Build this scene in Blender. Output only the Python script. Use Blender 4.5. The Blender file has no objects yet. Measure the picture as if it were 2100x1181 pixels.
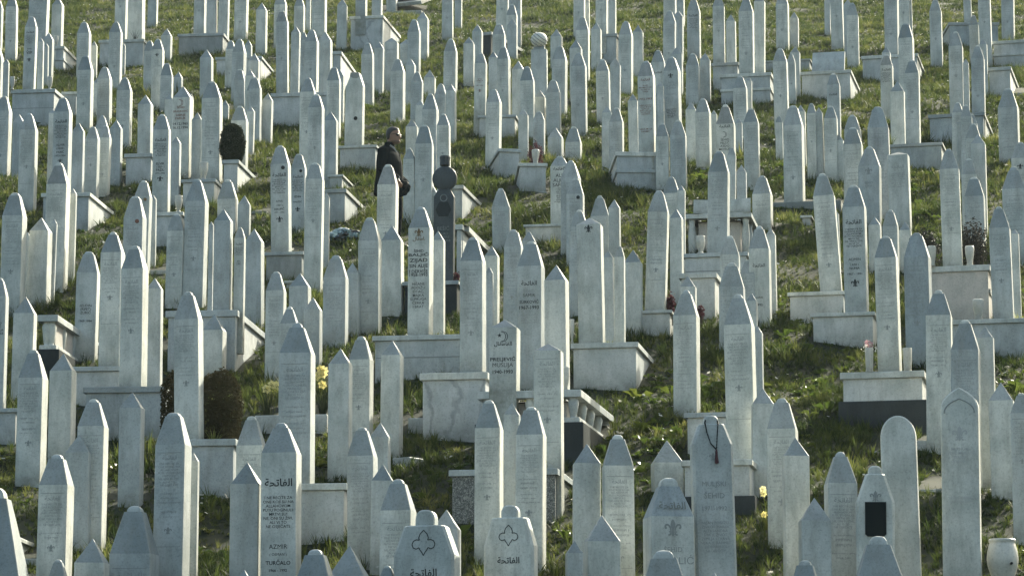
import bpy, bmesh, math, random
from mathutils import Vector, Matrix, noise
R = math.radians
random.seed(7)
sc = bpy.context.scene
COL = sc.collection

# ------------------------------------------------------------------ camera, sky, sun, exposure
FPX, PITCH = 6300.0, R(9.7)
CW, CH = 2100.0, 1181.0
cam = bpy.data.objects.new('camera', bpy.data.cameras.new('camera'))
COL.objects.link(cam)
cam.data.sensor_width = 36.0
cam.data.lens = 36.0 * FPX / CW
cam.data.clip_start, cam.data.clip_end = 0.5, 600
cam.rotation_euler = (math.pi / 2 + PITCH, 0, 0)
sc.camera = cam
SUN_EL, SUN_AZ = R(33), R(32)
w = bpy.data.worlds.new('World'); sc.world = w; w.use_nodes = True
sky = w.node_tree.nodes.new('ShaderNodeTexSky')
sky.sky_type = 'NISHITA'; sky.sun_disc = False
sky.sun_elevation, sky.sun_rotation = SUN_EL, SUN_AZ
sky.air_density, sky.dust_density, sky.ozone_density = 1.0, 4.5, 0.4
bg = w.node_tree.nodes['Background']
bg.inputs[1].default_value = 0.125
tint = w.node_tree.nodes.new('ShaderNodeMix'); tint.data_type = 'RGBA'; tint.blend_type = 'MULTIPLY'
tint.inputs[0].default_value = 1; tint.inputs[7].default_value = (0.965, 1.0, 0.885, 1)      # white balance of the camera
w.node_tree.links.new(sky.outputs[0], tint.inputs[6]); w.node_tree.links.new(tint.outputs[2], bg.inputs[0])
sun = bpy.data.objects.new('sun', bpy.data.lights.new('sun', 'SUN'))
COL.objects.link(sun)
sun.data.energy, sun.data.angle, sun.data.color = 3.7, R(0.5), (1.0, 0.95, 0.78)
sundir = Vector((math.sin(SUN_AZ) * math.cos(SUN_EL), math.cos(SUN_AZ) * math.cos(SUN_EL), math.sin(SUN_EL)))
sun.rotation_euler = sundir.to_track_quat('Z', 'Y').to_euler()
sun.location = sundir * 150
sc.view_settings.view_transform = 'Standard'
sc.view_settings.look = 'None'
sc.view_settings.exposure = 1.48
sc.view_settings.gamma = 1.0
sc.cycles.max_bounces = 6
sc.cycles.diffuse_bounces = 4

# ------------------------------------------------------------------ hillside and photo geometry
KS, Y0 = 0.150, 460.0                      # pixels per metre on the hillside = KS*(y+Y0)
GA, GB = -1.0 / KS, (590.5 + Y0) / FPX     # hillside in camera axes: v = GA + GB*d
CP, SP = math.cos(PITCH), math.sin(PITCH)
SLOPE = (SP + GB * CP) / (CP - GB * SP)
def und(x, y):
    return 0.11 * noise.noise(Vector((x * .22, y * .22, 3))) + 0.115 * noise.noise(Vector((x * .8, y * .8, 8)))
Z00 = GA * CP + SLOPE * (GA * SP)
def gz(x, y):
    return Z00 + SLOPE * y + und(x, y)
def depth_of(yb):
    return FPX / (KS * (yb + Y0))
def world(px, py, d):
    u, v = (px - CW / 2) / FPX * d, (CH / 2 - py) / FPX * d
    return Vector((u, d * CP - v * SP, d * SP + v * CP))
def project(p):
    d = p.y * CP + p.z * SP; v = -p.y * SP + p.z * CP
    return Vector((CW / 2 + FPX * p.x / d, CH / 2 - FPX * v / d))
def height_to(p, ty):                       # height above p that reaches image row ty
    d0 = p.y * CP + p.z * SP; v0 = -p.y * SP + p.z * CP
    q = (CH / 2 - ty) / FPX
    return (q * d0 - v0) / (CP - q * SP)
S = 540 / 2098.0
OX = {'0': 0, '1': 520, '2': 1040, '3': 1560}
OY = {'A': 0, 'B': 290, 'C': 580, 'D': 877}
def yy(tok, row):
    if tok[0] in OY: return float(tok[1:]) * S + OY[tok[0]]
    return float(tok) * S + OY[row]

# ------------------------------------------------------------------ materials
def mat(name, col, rough=.6, spec=.3):
    m = bpy.data.materials.new(name); m.use_nodes = True
    b = m.node_tree.nodes['Principled BSDF']
    b.inputs['Base Color'].default_value = (*col, 1); b.inputs['Roughness'].default_value = rough
    b.inputs['Specular IOR Level'].default_value = spec
    return m
def nodes(m): return m.node_tree.nodes, m.node_tree.links, m.node_tree.nodes['Principled BSDF']
def ramp(n, stops):
    r = n.new('ShaderNodeValToRGB')
    while len(r.color_ramp.elements) < len(stops): r.color_ramp.elements.new(.5)
    for e, (p, c) in zip(r.color_ramp.elements, stops):
        e.position = p; e.color = (*c, 1)
    return r
def mixc(n, l, blend, fac, a, b):
    m = n.new('ShaderNodeMix'); m.data_type = 'RGBA'; m.blend_type = blend
    for sock, v in ((m.inputs[0], fac), (m.inputs[6], a), (m.inputs[7], b)):
        if isinstance(v, (int, float)): sock.default_value = v
        elif isinstance(v, tuple): sock.default_value = (*v, 1)
        else: l.new(v, sock)
    return m.outputs[2]
def nz(n, l, vec, scale, detail=4, rough=.6, dist=0):
    t = n.new('ShaderNodeTexNoise'); t.inputs['Scale'].default_value = scale
    t.inputs['Detail'].default_value = detail; t.inputs['Roughness'].default_value = rough
    t.inputs['Distortion'].default_value = dist
    l.new(vec, t.inputs['Vector']); return t.outputs[0]
def marble(name, lo, hi, dirt=.5, vein=0.0, dirtcol=(.23, .235, .21), rough=.55):
    m = mat(name, hi, rough, .35 if hi[0] > .15 else .08); n, l, b = nodes(m)
    tc = n.new('ShaderNodeTexCoord'); oi = n.new('ShaderNodeObjectInfo'); geo = n.new('ShaderNodeNewGeometry')
    vec = geo.outputs['Position']
    tone = ramp(n, [(0, lo), (.5, tuple((a + c) / 2 for a, c in zip(lo, hi))), (1, hi)])
    l.new(oi.outputs['Random'], tone.inputs[0])
    big = ramp(n, [(.36, (.66, .695, .70)), (.60, (1, 1, 1))]); l.new(nz(n, l, vec, 3.1, 5), big.inputs[0])
    c = mixc(n, l, 'MULTIPLY', .8, tone.outputs[0], big.outputs[0])
    st = ramp(n, [(.45, (0, 0, 0)), (.72, (1, 1, 1))])                       # streaked weather stains
    mp = n.new('ShaderNodeMapping'); mp.inputs['Scale'].default_value = (1, 1, .22); l.new(vec, mp.inputs[0])
    l.new(nz(n, l, mp.outputs[0], 9, 6, .7), st.inputs[0])
    f = n.new('ShaderNodeMath'); f.operation = 'MULTIPLY'; f.inputs[1].default_value = dirt; l.new(st.outputs[0], f.inputs[0])
    c = mixc(n, l, 'MIX', f.outputs[0], c, dirtcol)
    sp = ramp(n, [(.30, (.50, .51, .50)), (.50, (1, 1, 1))]); l.new(nz(n, l, vec, 55, 4, .75), sp.inputs[0])
    c = mixc(n, l, 'MULTIPLY', .62, c, sp.outputs[0])
    if vein:
        wv = n.new('ShaderNodeTexWave'); wv.inputs['Scale'].default_value = 1.1; wv.inputs['Distortion'].default_value = 9
        wv.inputs['Detail'].default_value = 4; wv.inputs['Detail Scale'].default_value = 1.6; l.new(vec, wv.inputs['Vector'])
        vr = ramp(n, [(0, (.42, .44, .45)), (.13, (1, 1, 1))]); l.new(wv.outputs['Fac'], vr.inputs[0])
        c = mixc(n, l, 'MULTIPLY', vein, c, vr.outputs[0])
    sx = n.new('ShaderNodeSeparateXYZ'); l.new(tc.outputs['Object'], sx.inputs[0])      # soil splash plus painted base shadow low on the stone
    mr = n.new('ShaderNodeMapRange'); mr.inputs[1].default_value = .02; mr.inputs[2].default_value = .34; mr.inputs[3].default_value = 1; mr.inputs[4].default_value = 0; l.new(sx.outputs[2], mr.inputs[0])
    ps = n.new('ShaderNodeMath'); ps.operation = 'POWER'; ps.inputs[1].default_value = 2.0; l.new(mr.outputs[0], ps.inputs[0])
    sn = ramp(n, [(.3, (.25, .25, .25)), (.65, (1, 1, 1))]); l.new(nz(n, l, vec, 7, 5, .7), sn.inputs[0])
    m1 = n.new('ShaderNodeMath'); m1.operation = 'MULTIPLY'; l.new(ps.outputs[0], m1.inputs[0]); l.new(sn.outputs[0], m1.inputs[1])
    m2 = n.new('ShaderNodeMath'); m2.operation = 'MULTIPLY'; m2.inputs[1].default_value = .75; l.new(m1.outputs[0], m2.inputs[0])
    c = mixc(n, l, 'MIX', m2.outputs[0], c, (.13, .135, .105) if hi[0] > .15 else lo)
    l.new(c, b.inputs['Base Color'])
    bp = n.new('ShaderNodeBump'); bp.inputs['Strength'].default_value = .25; bp.inputs['Distance'].default_value = .01
    l.new(nz(n, l, vec, 38, 5, .7), bp.inputs['Height']); l.new(bp.outputs[0], b.inputs['Normal'])
    return m
M = {}
M['marble'] = marble('white marble', (.41, .445, .45), (.66, .66, .60), .62)
M['cap'] = marble('weathered shade-painted marble cap', (.24, .275, .285), (.39, .405, .39), .7)  # wear plus the upturned caps' shade, both put into the colour
M['stained'] = marble('stained marble', (.50, .52, .52), (.58, .58, .55), .95)
M['darkcap'] = marble('lichen dark cap', (.27, .28, .27), (.36, .365, .35), .75, 0, (.13, .135, .125))
M['wall'] = marble('grave marble', (.42, .45, .46), (.60, .60, .57), .55)
M['vein'] = marble('veined grave marble', (.42, .46, .48), (.52, .54, .54), .4, .55)
M['greywall'] = marble('grey grave stone', (.20, .23, .24), (.27, .29, .29), .6, 0, (.1, .11, .11))
M['darkwall'] = marble('dark grave stone', (.028, .036, .040), (.05, .058, .06), .5, 0, (.02, .024, .022))
M['pink'] = marble('pinkish plaster', (.44, .41, .38), (.52, .48, .44), .4)
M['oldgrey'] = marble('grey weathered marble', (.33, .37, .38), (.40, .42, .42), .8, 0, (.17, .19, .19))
M['obelisk'] = marble('dark grey granite', (.066, .077, .082), (.080, .091, .096), .4, 0, (.03, .035, .04), .4)
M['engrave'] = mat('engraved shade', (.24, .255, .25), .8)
M['engrave2'] = mat('relief marble', (.40, .41, .40), .7)
M['ink'] = mat('black letter paint', (.022, .026, .028), .6)
M['red'] = mat('faded red letter paint', (.17, .075, .055), .6)
M['gold'] = mat('brown gilt letter paint', (.15, .095, .045), .5)
M['ceramic'] = marble('cream ceramic', (.60, .585, .54), (.68, .65, .58), .25, 0, (.35, .33, .28), .35)
M['soil'] = mat('dark soil', (.035, .03, .022), .95)
M['metal'] = mat('black plate', (.007, .012, .013), .5, .05)
gr = mat('speckled granite', (.2, .2, .2), .5); n, l, b = nodes(gr)
geo = n.new('ShaderNodeNewGeometry')
vo = n.new('ShaderNodeTexVoronoi'); vo.inputs['Scale'].default_value = 120; l.new(geo.outputs['Position'], vo.inputs['Vector'])
rp = ramp(n, [(0, (.035, .04, .042)), (.5, (.09, .10, .10)), (.85, (.26, .27, .26))]); l.new(vo.outputs['Color'], rp.inputs[0])
l.new(rp.outputs[0], b.inputs['Base Color']); M['granite'] = gr
def leaf(name, cols, trans=.45, scale=.5, rough=.55):
    m = mat(name, cols[0], rough, .25 if rough < .7 else .04); n, l, b = nodes(m)
    oi = n.new('ShaderNodeObjectInfo'); geo = n.new('ShaderNodeNewGeometry')
    add = n.new('ShaderNodeMath'); add.operation = 'MULTIPLY_ADD'; add.inputs[1].default_value = .42; add.inputs[2].default_value = -.21
    l.new(oi.outputs['Random'], add.inputs[0])
    a2 = n.new('ShaderNodeMath'); a2.operation = 'MULTIPLY_ADD'; a2.inputs[1].default_value = 1.0
    l.new(nz(n, l, geo.outputs['Position'], scale, 3), a2.inputs[0]); l.new(add.outputs[0], a2.inputs[2])
    k = len(cols)
    rr = ramp(n, [(.12 + .76 * i / (k - 1), c) for i, c in enumerate(cols)]); l.new(a2.outputs[0], rr.inputs[0])
    l.new(rr.outputs[0], b.inputs['Base Color'])
    tr = n.new('ShaderNodeBsdfTranslucent'); l.new(rr.outputs[0], tr.inputs[0])
    mx = n.new('ShaderNodeMixShader'); mx.inputs[0].default_value = trans
    l.new(b.outputs[0], mx.inputs[1]); l.new(tr.outputs[0], mx.inputs[2])
    l.new(mx.outputs[0], n['Material Output'].inputs['Surface'])
    return m
M['grass'] = leaf('grass blades', [(.012, .022, .008), (.034, .054, .013), (.080, .100, .025), (.185, .185, .058)], .58, .8)
M['weed'] = leaf('broad weed leaves', [(.03, .055, .012), (.07, .105, .02), (.13, .145, .03)], .45, 1.0, .35)
M['bushgreen'] = leaf('dark clipped leaves', [(.014, .022, .013), (.028, .038, .018), (.045, .055, .025)], .25, 3, .9)
M['bushbrown'] = leaf('brown clipped leaves', [(.018, .019, .010), (.038, .034, .016), (.068, .060, .032)], .22, 3, .9)
M['twig'] = leaf('dark twiggy leaves', [(.012, .014, .012), (.03, .028, .022), (.06, .05, .04)], .2, 3)
M['redleaf'] = leaf('dark red leaves', [(.035, .008, .014), (.07, .018, .028), (.11, .05, .05)], .3, 3)
M['spike'] = leaf('yellow green blades', [(.10, .13, .03), (.22, .24, .07), (.30, .29, .12)], .5, 3)
M['petal'] = leaf('yellow petals', [(.62, .52, .16), (.75, .66, .28), (.8, .74, .45)], .5, 3)
M['white'] = leaf('white petals', [(.6, .6, .55), (.75, .75, .7)], .4, 3)
M['pinkpetal'] = leaf('pink petals', [(.4, .12, .17), (.6, .35, .38)], .4, 3)
g = mat('hillside turf', (.03, .034, .014), .95); n, l, b = nodes(g)
geo = n.new('ShaderNodeNewGeometry')
rp = ramp(n, [(.35, (.006, .010, .004)), (.55, (.011, .018, .006)), (.72, (.020, .029, .009))])
l.new(nz(n, l, geo.outputs['Position'], 1.7, 6, .7), rp.inputs[0]); l.new(rp.outputs[0], b.inputs['Base Color'])
M['ground'] = g

# ------------------------------------------------------------------ mesh helpers
def tag(o, label=None, cat=None, group=None, kind=None):
    if label: o['label'] = label
    if cat: o['category'] = cat
    if group: o['group'] = group
    if kind: o['kind'] = kind
    return o
def link(name, me, m, parent=None, smooth=False):
    o = bpy.data.objects.new(name, me); COL.objects.link(o)
    if m is not None and not len(me.materials): me.materials.append(m)
    if smooth: me.polygons.foreach_set('use_smooth', [True] * len(me.polygons))
    if parent: o.parent = parent
    return o
def build(name, bm, m, parent=None, smooth=False):
    bmesh.ops.recalc_face_normals(bm, faces=bm.faces)
    me = bpy.data.meshes.new(name); bm.to_mesh(me); bm.free()
    return link(name, me, m, parent, smooth)
def empty(name, loc, yaw=0, lean=0):
    o = bpy.data.objects.new(name, None); COL.objects.link(o)
    o.empty_display_size = .2; o.location = loc
    o.rotation_euler = (0, lean, -yaw)
    return o
def rings(bm, rs, c=.007, dx=0, dy=0):
    """stack of chamfered rectangles (z, half width, half depth)"""
    prev = None
    for z, a, d in rs:
        k = min(c, a * .45, d * .45)
        pts = [(-a + k, -d), (a - k, -d), (a, -d + k), (a, d - k), (a - k, d), (-a + k, d), (-a, d - k), (-a, -d + k)]
        ring = [bm.verts.new((x + dx, y + dy, z)) for x, y in pts]
        if prev:
            for i in range(8): bm.faces.new((prev[i], prev[(i + 1) % 8], ring[(i + 1) % 8], ring[i]))
        else: bm.faces.new(ring[::-1])
        prev = ring
    bm.faces.new(prev)
def box(bm, x0, x1, y0, y1, z0, z1, c=.006):
    rings(bm, [(z0, (x1 - x0) / 2, (y1 - y0) / 2), (z1 - c, (x1 - x0) / 2, (y1 - y0) / 2), (z1, (x1 - x0) / 2 - c, (y1 - y0) / 2 - c)], c, (x0 + x1) / 2, (y0 + y1) / 2)
def lathe(bm, prof, seg=16, cx=0, cy=0):
    prev = None
    for r, z in prof:
        ring = [bm.verts.new((cx + r * math.cos(2 * math.pi * i / seg), cy + r * math.sin(2 * math.pi * i / seg), z)) for i in range(seg)]
        if prev:
            for i in range(seg): bm.faces.new((prev[i], prev[(i + 1) % seg], ring[(i + 1) % seg], ring[i]))
        else: bm.faces.new(ring[::-1])
        prev = ring
    bm.faces.new(prev)
def extrude(bm, pts, y0, y1, c=.008):
    """outline in x,z (counter clockwise) extruded in depth with a small chamfer"""
    cx = sum(p[0] for p in pts) / len(pts); cz = sum(p[1] for p in pts) / len(pts)
    def ins(p, k):
        v = Vector((p[0] - cx, p[1] - cz)); L = max(v.length, .001)
        return (p[0] - v.x / L * k, p[1] - v.y / L * k)
    prev = None
    for y, k in ((y0, c), (y0 + c, 0), (y1 - c, 0), (y1, c)):
        ring = [bm.verts.new((*ins(p, k)[:1], y, ins(p, k)[1])) for p in pts]
        if prev:
            for i in range(len(pts)): bm.faces.new((prev[i], prev[(i + 1) % len(pts)], ring[(i + 1) % len(pts)], ring[i]))
        else: bm.faces.new(ring)
        prev = ring
    bm.faces.new(prev[::-1])
def tube(bm, pts, rad, seg=6):
    prev = None; n_ = len(pts)
    for i, p in enumerate(pts):
        p = Vector(p); t = (Vector(pts[min(i + 1, n_ - 1)]) - Vector(pts[max(i - 1, 0)])).normalized()
        a = t.orthogonal().normalized(); bb = t.cross(a)
        r = rad[i] if isinstance(rad, (list, tuple)) else rad
        ring = [bm.verts.new(p + a * r * math.cos(2 * math.pi * k / seg) + bb * r * math.sin(2 * math.pi * k / seg)) for k in range(seg)]
        if prev:
            best = min(range(seg), key=lambda s: sum((prev[k].co - ring[(k + s) % seg].co).length for k in range(seg)))
            ring = ring[best:] + ring[:best]
            for k in range(seg): bm.faces.new((prev[k], prev[(k + 1) % seg], ring[(k + 1) % seg], ring[k]))
        else: bm.faces.new(ring[::-1])
        prev = ring
    bm.faces.new(prev)

# lettering: meshes cut from Blender's own font, one mesh per text block, shared by copies
TEXT = {}
def text_mesh(body, m, bold=.0, space=1.0):
    key = (body, m, bold)
    if key not in TEXT:
        cu = bpy.data.curves.new('lettering', 'FONT'); cu.body = body; cu.align_x = 'CENTER'
        cu.resolution_u = 2; cu.space_line = space; cu.offset = bold
        o = bpy.data.objects.new('lettering', cu); COL.objects.link(o)
        me = bpy.data.meshes.new_from_object(o.evaluated_get(bpy.context.evaluated_depsgraph_get()))
        bpy.data.objects.remove(o); bpy.data.curves.remove(cu)
        xs = [v.co.x for v in me.vertices]; ys = [v.co.y for v in me.vertices]
        wd, hg, cx, top = max(xs) - min(xs), max(ys) - min(ys), (max(xs) + min(xs)) / 2, max(ys)
        for v in me.vertices: v.co = Vector(((v.co.x - cx) / wd, 0, (v.co.y - top) / wd))
        me.materials.append(M[m]); me.name = 'lettering'
        TEXT[key] = (me, hg / wd)
    return TEXT[key]
def letter(parent, body, m, width, x, y, ztop, name='inscription', hmax=None, bold=.0, vmax=None):
    me, asp = lily_mesh(m, bold < 0) if body == LILY else text_mesh(body, m, bold)
    o = link(name, me, None, parent)
    sz = width if not hmax or asp * width <= hmax else hmax / asp
    sv = min(sz, vmax / asp) if vmax else sz
    o.scale = (sz, 1, sv); o.location = (x, y, ztop)
    parent['last_letter'] = o.name
    return sv * asp
FAT = "\ufe94\ufea4\ufe97\ufe8e\ufed4\ufedf\ufe8d"
VERSE = "I NE RECITE ZA\nONE KOJI SU NA\nALLAHOVOM\nPUTU POGINULI:\nMRTVI SU!\nNE, ONI SU ŽIVI,\nALI VI TO\nNE OSJEĆATE"
LILY = "\u269c"
def lily_mesh(m, outline=False):
    key = (LILY, m, outline)
    if key in TEXT: return TEXT[key]
    leafp = [(0, 0), (-.09, -.12), (-.145, -.28), (-.13, -.42), (-.07, -.56), (-.045, -.70), (.045, -.70), (.07, -.56), (.13, -.42), (.145, -.28), (.09, -.12)]
    side = [(.07, -.66), (.10, -.50), (.17, -.36), (.28, -.27), (.40, -.27), (.48, -.35), (.50, -.46), (.45, -.56), (.37, -.57), (.34, -.51), (.39, -.47), (.40, -.41), (.34, -.37), (.26, -.41), (.20, -.51), (.16, -.66)]
    band = [(-.22, -.69), (.22, -.69), (.22, -.755), (-.22, -.755)]
    tail = [(-.05, -.745), (.05, -.745), (.09, -.86), (.0, -1.0), (-.09, -.86)]
    foot = [(.08, -.77), (.14, -.77), (.22, -.86), (.29, -.86), (.27, -.93), (.17, -.94), (.11, -.87)]
    bm = bmesh.new()
    if outline:
        q = [(.5 * x, z) for x, z in ((0, 0), (-.30, -.16), (-.42, -.32), (-.36, -.42), (-.62, -.40), (-.88, -.46), (-1, -.60), (-.90, -.74), (-.64, -.80), (-.40, -.74), (-.30, -.84), (-.14, -.94), (0, -1.08))]
        pts = q + [(-x, z) for x, z in q[-2:0:-1]] + [q[0]]
        for i in range(len(pts) - 1):
            a, b_ = Vector((pts[i][0], 0, pts[i][1])), Vector((pts[i + 1][0], 0, pts[i + 1][1])); n_ = Vector((-(b_ - a).z, 0, (b_ - a).x)).normalized() * .02
            bm.faces.new([bm.verts.new(v) for v in (a - n_, b_ - n_, b_ + n_, a + n_)])
    else:
        for k, P in enumerate((leafp, side, [(-x, z) for x, z in side], band, tail, foot, [(-x, z) for x, z in foot])):
            f = bm.faces.new([bm.verts.new((x, -.0002 * k, z)) for x, z in P])
        bmesh.ops.triangulate(bm, faces=bm.faces)
    me = bpy.data.meshes.new('lily'); bm.to_mesh(me); bm.free(); me.materials.append(M[m]); TEXT[key] = (me, 1.0); return TEXT[key]
# texts that can be read on the photographed stones: (text, paint, width, row below the shoulder) in stone widths
INK = {
 'verse': [(FAT, 'ink', .72, .28), (VERSE, 'ink', .80, .62), (None,)],
 'azmir': [(FAT, 'ink', .78, .72), (VERSE, 'ink', .86, 1.22), ("AZMIR", 'ink', .52, 2.56), ("( OSMAN )", 'ink', .48, 2.80), ("TURČALO", 'ink', .70, 2.98), ("1966 - 1992", 'ink', .5, 3.24), (LILY, 'ink', .36, 3.42)],
 'admin': [(FAT, 'ink', .72, .60), (VERSE, 'ink', .84, 1.0), ("ADMIN", 'ink', .55, 2.38), ("( AZIZ )", 'ink', .38, 2.64), ("NUHIA", 'ink', .46, 2.80), ("1967 - 1991", 'ink', .66, 3.06), (LILY, 'ink', .38, 3.34)],
 'amir': [(FAT, 'ink', .76, .50), (VERSE, 'ink', .80, .85), ("AMIR", 'ink', .4, 2.05), ("( IZET )", 'ink', .36, 2.3), ("KRUPIĆ", 'ink', .56, 2.45), ("1971 - 1993", 'ink', .54, 2.7), (LILY, 'ink', .36, 2.95)],
 'elvir': [(FAT, 'ink', .7, .55), (VERSE, 'ink', .80, .88), ("ELVIR", 'ink', .5, 2.12), ("( ZEJD )", 'ink', .5, 2.34), ("FAZIL", 'ink', .5, 2.52), ("1971-1993", 'ink', .6, 2.76), (LILY, 'ink', .36, 2.98)],
 'almir': [(FAT, 'ink', .74, .50), (VERSE, 'ink', .80, .85), ("ALMIR", 'ink', .56, 2.05), ("( HUSE )", 'ink', .5, 2.28), ("HUSIĆ", 'ink', .5, 2.46), ("1973-1994", 'ink', .68, 2.74), (LILY, 'ink', .3, 2.98)],
 'edin': [(FAT, 'ink', .7, .52), (VERSE, 'ink', .80, .85), ("EDIN", 'ink', .45, 2.0), ("HADŽIĆ", 'ink', .6, 2.35), (LILY, 'ink', .36, 2.8)],
 'amirtop': [(FAT, 'ink', .66, .36), (VERSE, 'ink', .76, .7), ("EMIR", 'ink', .42, 1.9), ("ČABIJ", 'ink', .5, 2.1), ("ELEZ", 'ink', .4, 2.3), (LILY, 'ink', .38, 2.75)],
 'baljic': [(LILY, 'gold', .40, .02), ("\ufedd\ufe8e\ufed8\ufec3\ufe8e", 'gold', .56, .42), ("ŠEHID", 'ink', .46, .98), ("BALJIĆ", 'ink', .94, 1.14), ("ZIJAD", 'ink', .84, 1.42), ("SIN ALIJE", 'ink', .86, 1.68), ("I DERVIŠE", 'ink', .86, 1.90), ("1958-1993", 'ink', .84, 2.10), ("NIŠANE\nPODIŽU\nOTAC,\nMAJKA\nSUPRUGA\nĆERKA\nI BRAT", 'ink', .76, 2.50)],
 'preljevic': [("\u263d", 'ink', .26, .14), ("\u2605", 'ink', .17, .20), ("\ufedd\ufe8e\ufed8\ufec3\ufe8e\ufed4\ufedf\ufe8d", 'ink', .66, .52), ("PRELJEVIĆ", 'ink', .93, 1.06), ("MUSLIJA", 'ink', .76, 1.30), ("1940-1993", 'ink', .74, 1.56), ("NIŠAN PODIŽE\nSUPRUGA\nHAMIDA\nI DJECA", 'engrave', .68, 2.25)],
 'samir': [(FAT, 'ink', .66, .62), ("ŠEHID", 'engrave', .46, .96), ("SAMIR", 'ink', .50, 1.16), ("SURKOVIĆ", 'ink', .80, 1.40), ("1967-1993", 'ink', .82, 1.66), ("NIŠAN PODIŽU\nMAJKA I OTAC\nBRAT I SESTRA\nSA FAMILIJOM", 'engrave', .7, 2.0)],
 'fejzic': [(FAT, 'ink', .60, .05), ("\u263d", 'ink', .22, .44), ("ŠEHID\nFEJZIĆ\nAVDO\nMEVSUD", 'ink', .66, .80)],
 'elmana': [("\u263d", 'red', .26, .12), ("ŠEHID", 'red', .44, .48), ("BRANKOVIĆ", 'red', .84, .70), ("SABRIJE", 'red', .56, .94), ("FARUK", 'red', .60, 1.12), ("14.12.1965", 'ink', .84, 1.42), ("16.12.1994", 'ink', .84, 1.64)],
 'redtop': [(FAT, 'red', .6, .14), ("ŠEHID\nMEHMEDOVIĆ\nNUSRETA\nTARIK", 'red', .84, .55), ("1972-1993", 'red', .82, 1.42), ("NIŠAN PODIŽU\nOTAC MAJKA\nSUPRUGA\nBRAT I SESTRA\nSA DJECOM\nI RODBINA", 'red', .78, 1.85), ("NEKA MU JE\nRAHMET", 'red', .8, 3.4)],
 'fleurtop': [(LILY, 'ink', .34, .18), ("ELEZ\nALJIJEVIĆ\nIZ ŠIPKA", 'engrave', .74, .75), ("1974-1993", 'engrave', .6, 1.55), ("NIŠAN PODIŽU\nMAJKA I OTAC\nBRAT SESTRA\nI RODBINA\nNEKA MU JE\nRAHMET", 'ink', .70, 2.55)],
 'redsmall': [("ŠEHID\nHAMIDA\n1972", 'red', .56, 1.35), ("1971-1993", 'red', .6, 1.95), (LILY, 'red', .3, 2.3)],
 'lilytext': [(LILY, 'ink', .34, .32), ("ŠEHID\nRASIM\nIZET\n1968-1993", 'engrave', .7, .9)],
 'izudin': [("IZUDIN\n(RIFET)\nZUKIĆ", 'ink', .56, 1.55), ("1969 1994", 'ink', .62, 2.30)],
 'lefttext': [("ŠEHID\nSULIĆ\nABDULA\nJUKIĆ 68\n1994", 'ink', .82, 1.55)],
 'sidetext': [(FAT, 'ink', .66, .5), (VERSE, 'ink', .80, .9), ("EDIS\nČELIK\nAHMIĆ", 'ink', .52, 2.2)],
 'ali': [(FAT, 'ink', .66, .05), ("ALI\nALJIĆ\nSAFET", 'ink', .72, .45), ("1952\n1993\nNIŠAN\nOTAC\nMAJKA\nBRAT\nSESTRA\nSA DJECOM", 'ink', .56, 1.25)],
 'arabtop': [(FAT, 'ink', .62, .72)],
 'few': [(FAT, 'ink', .62, .75), ("AVDE", 'ink', .34, 2.4), ("1992", 'ink', .3, 2.75)],
 'lily1': [(LILY, 'ink', .34, .02)],
 'relieflily': [(LILY, 'engrave', .36, .08), ("ŠEHID\nEMIR", 'engrave', .4, .75), ("NIŠAN PODIŽU\nMAJKA I OTAC", 'engrave', .5, 1.6)],
 'knoblily': [(LILY, 'ink', .38, -.40), (FAT, 'ink', .44, .22)],
 'darkcap': [(FAT, 'greywall', .62, -.34), (LILY, 'engrave', .40, .06), ("ŠEHID", 'engrave', .42, .66), ("DELALIĆ", 'engrave', .94, .86)],
 'rosary': [(LILY, 'engrave', .2, .2), ("MULJSKI", 'engrave', .58, .90), ("ŠEHID", 'engrave', .5, 1.14), ("1971-1992", 'engrave', .6, 1.5), ("NIŠAN PODIŽU\nŽIVKO I MARIJA\nALEKSANDRA\nŠTA JE ŽIVOT\nZEMLJA I TRAVA\nNEKA JE RAHMET\nDOBRI LJUDI\nSA DJECOM", 'engrave', .74, 1.85)],
 'ogee': [(LILY, 'engrave2', .42, .42), ("MERHUM\nAVDIĆ MURATA\nSENUR\n1938-1998", 'engrave2', .82, 1.0), ("NIŠAN PODIŽU\nSUPRUGA I SIN", 'engrave2', .6, 2.3)],
 'portrait': [(LILY, 'engrave', .3, -.30)],
 'arabic': [(FAT, 'engrave', .6, .5), (VERSE, 'engrave', .7, .9)],
}
WORN = []
def worn_mesh(k):
    # rows of worn, no longer legible carved strokes
    if len(WORN) < 6:
        for q in range(6):
            rw = random.Random(400 + q); bm = bmesh.new(); z = 0
            for r_ in range(rw.choice((2, 3, 4))):
                hgt = rw.choice((.06, .075, .11)); half = rw.uniform(.28, .5); x = -half
                while x < half:
                    if rw.random() > .12:
                        a = rw.uniform(-.012, .012); wd = rw.uniform(.008, .016); h2 = hgt * rw.uniform(.5, 1)
                        bm.faces.new([bm.verts.new(v) for v in ((x, 0, z - h2), (x + wd, 0, z - h2), (x + wd + a, 0, z), (x + a, 0, z))])
                        if rw.random() < .5: bm.faces.new([bm.verts.new(v) for v in ((x, 0, z - h2 * .5), (x + .035, 0, z - h2 * .55), (x + .035, 0, z - h2 * .4), (x, 0, z - h2 * .36))])
                    x += rw.uniform(.028, .05)
                z -= hgt + rw.uniform(.05, .09)
            me = bpy.data.meshes.new('worn_carving'); bm.to_mesh(me); bm.free(); me.materials.append(M['engrave']); WORN.append((me, -z))
    return WORN[k % 6]
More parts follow.
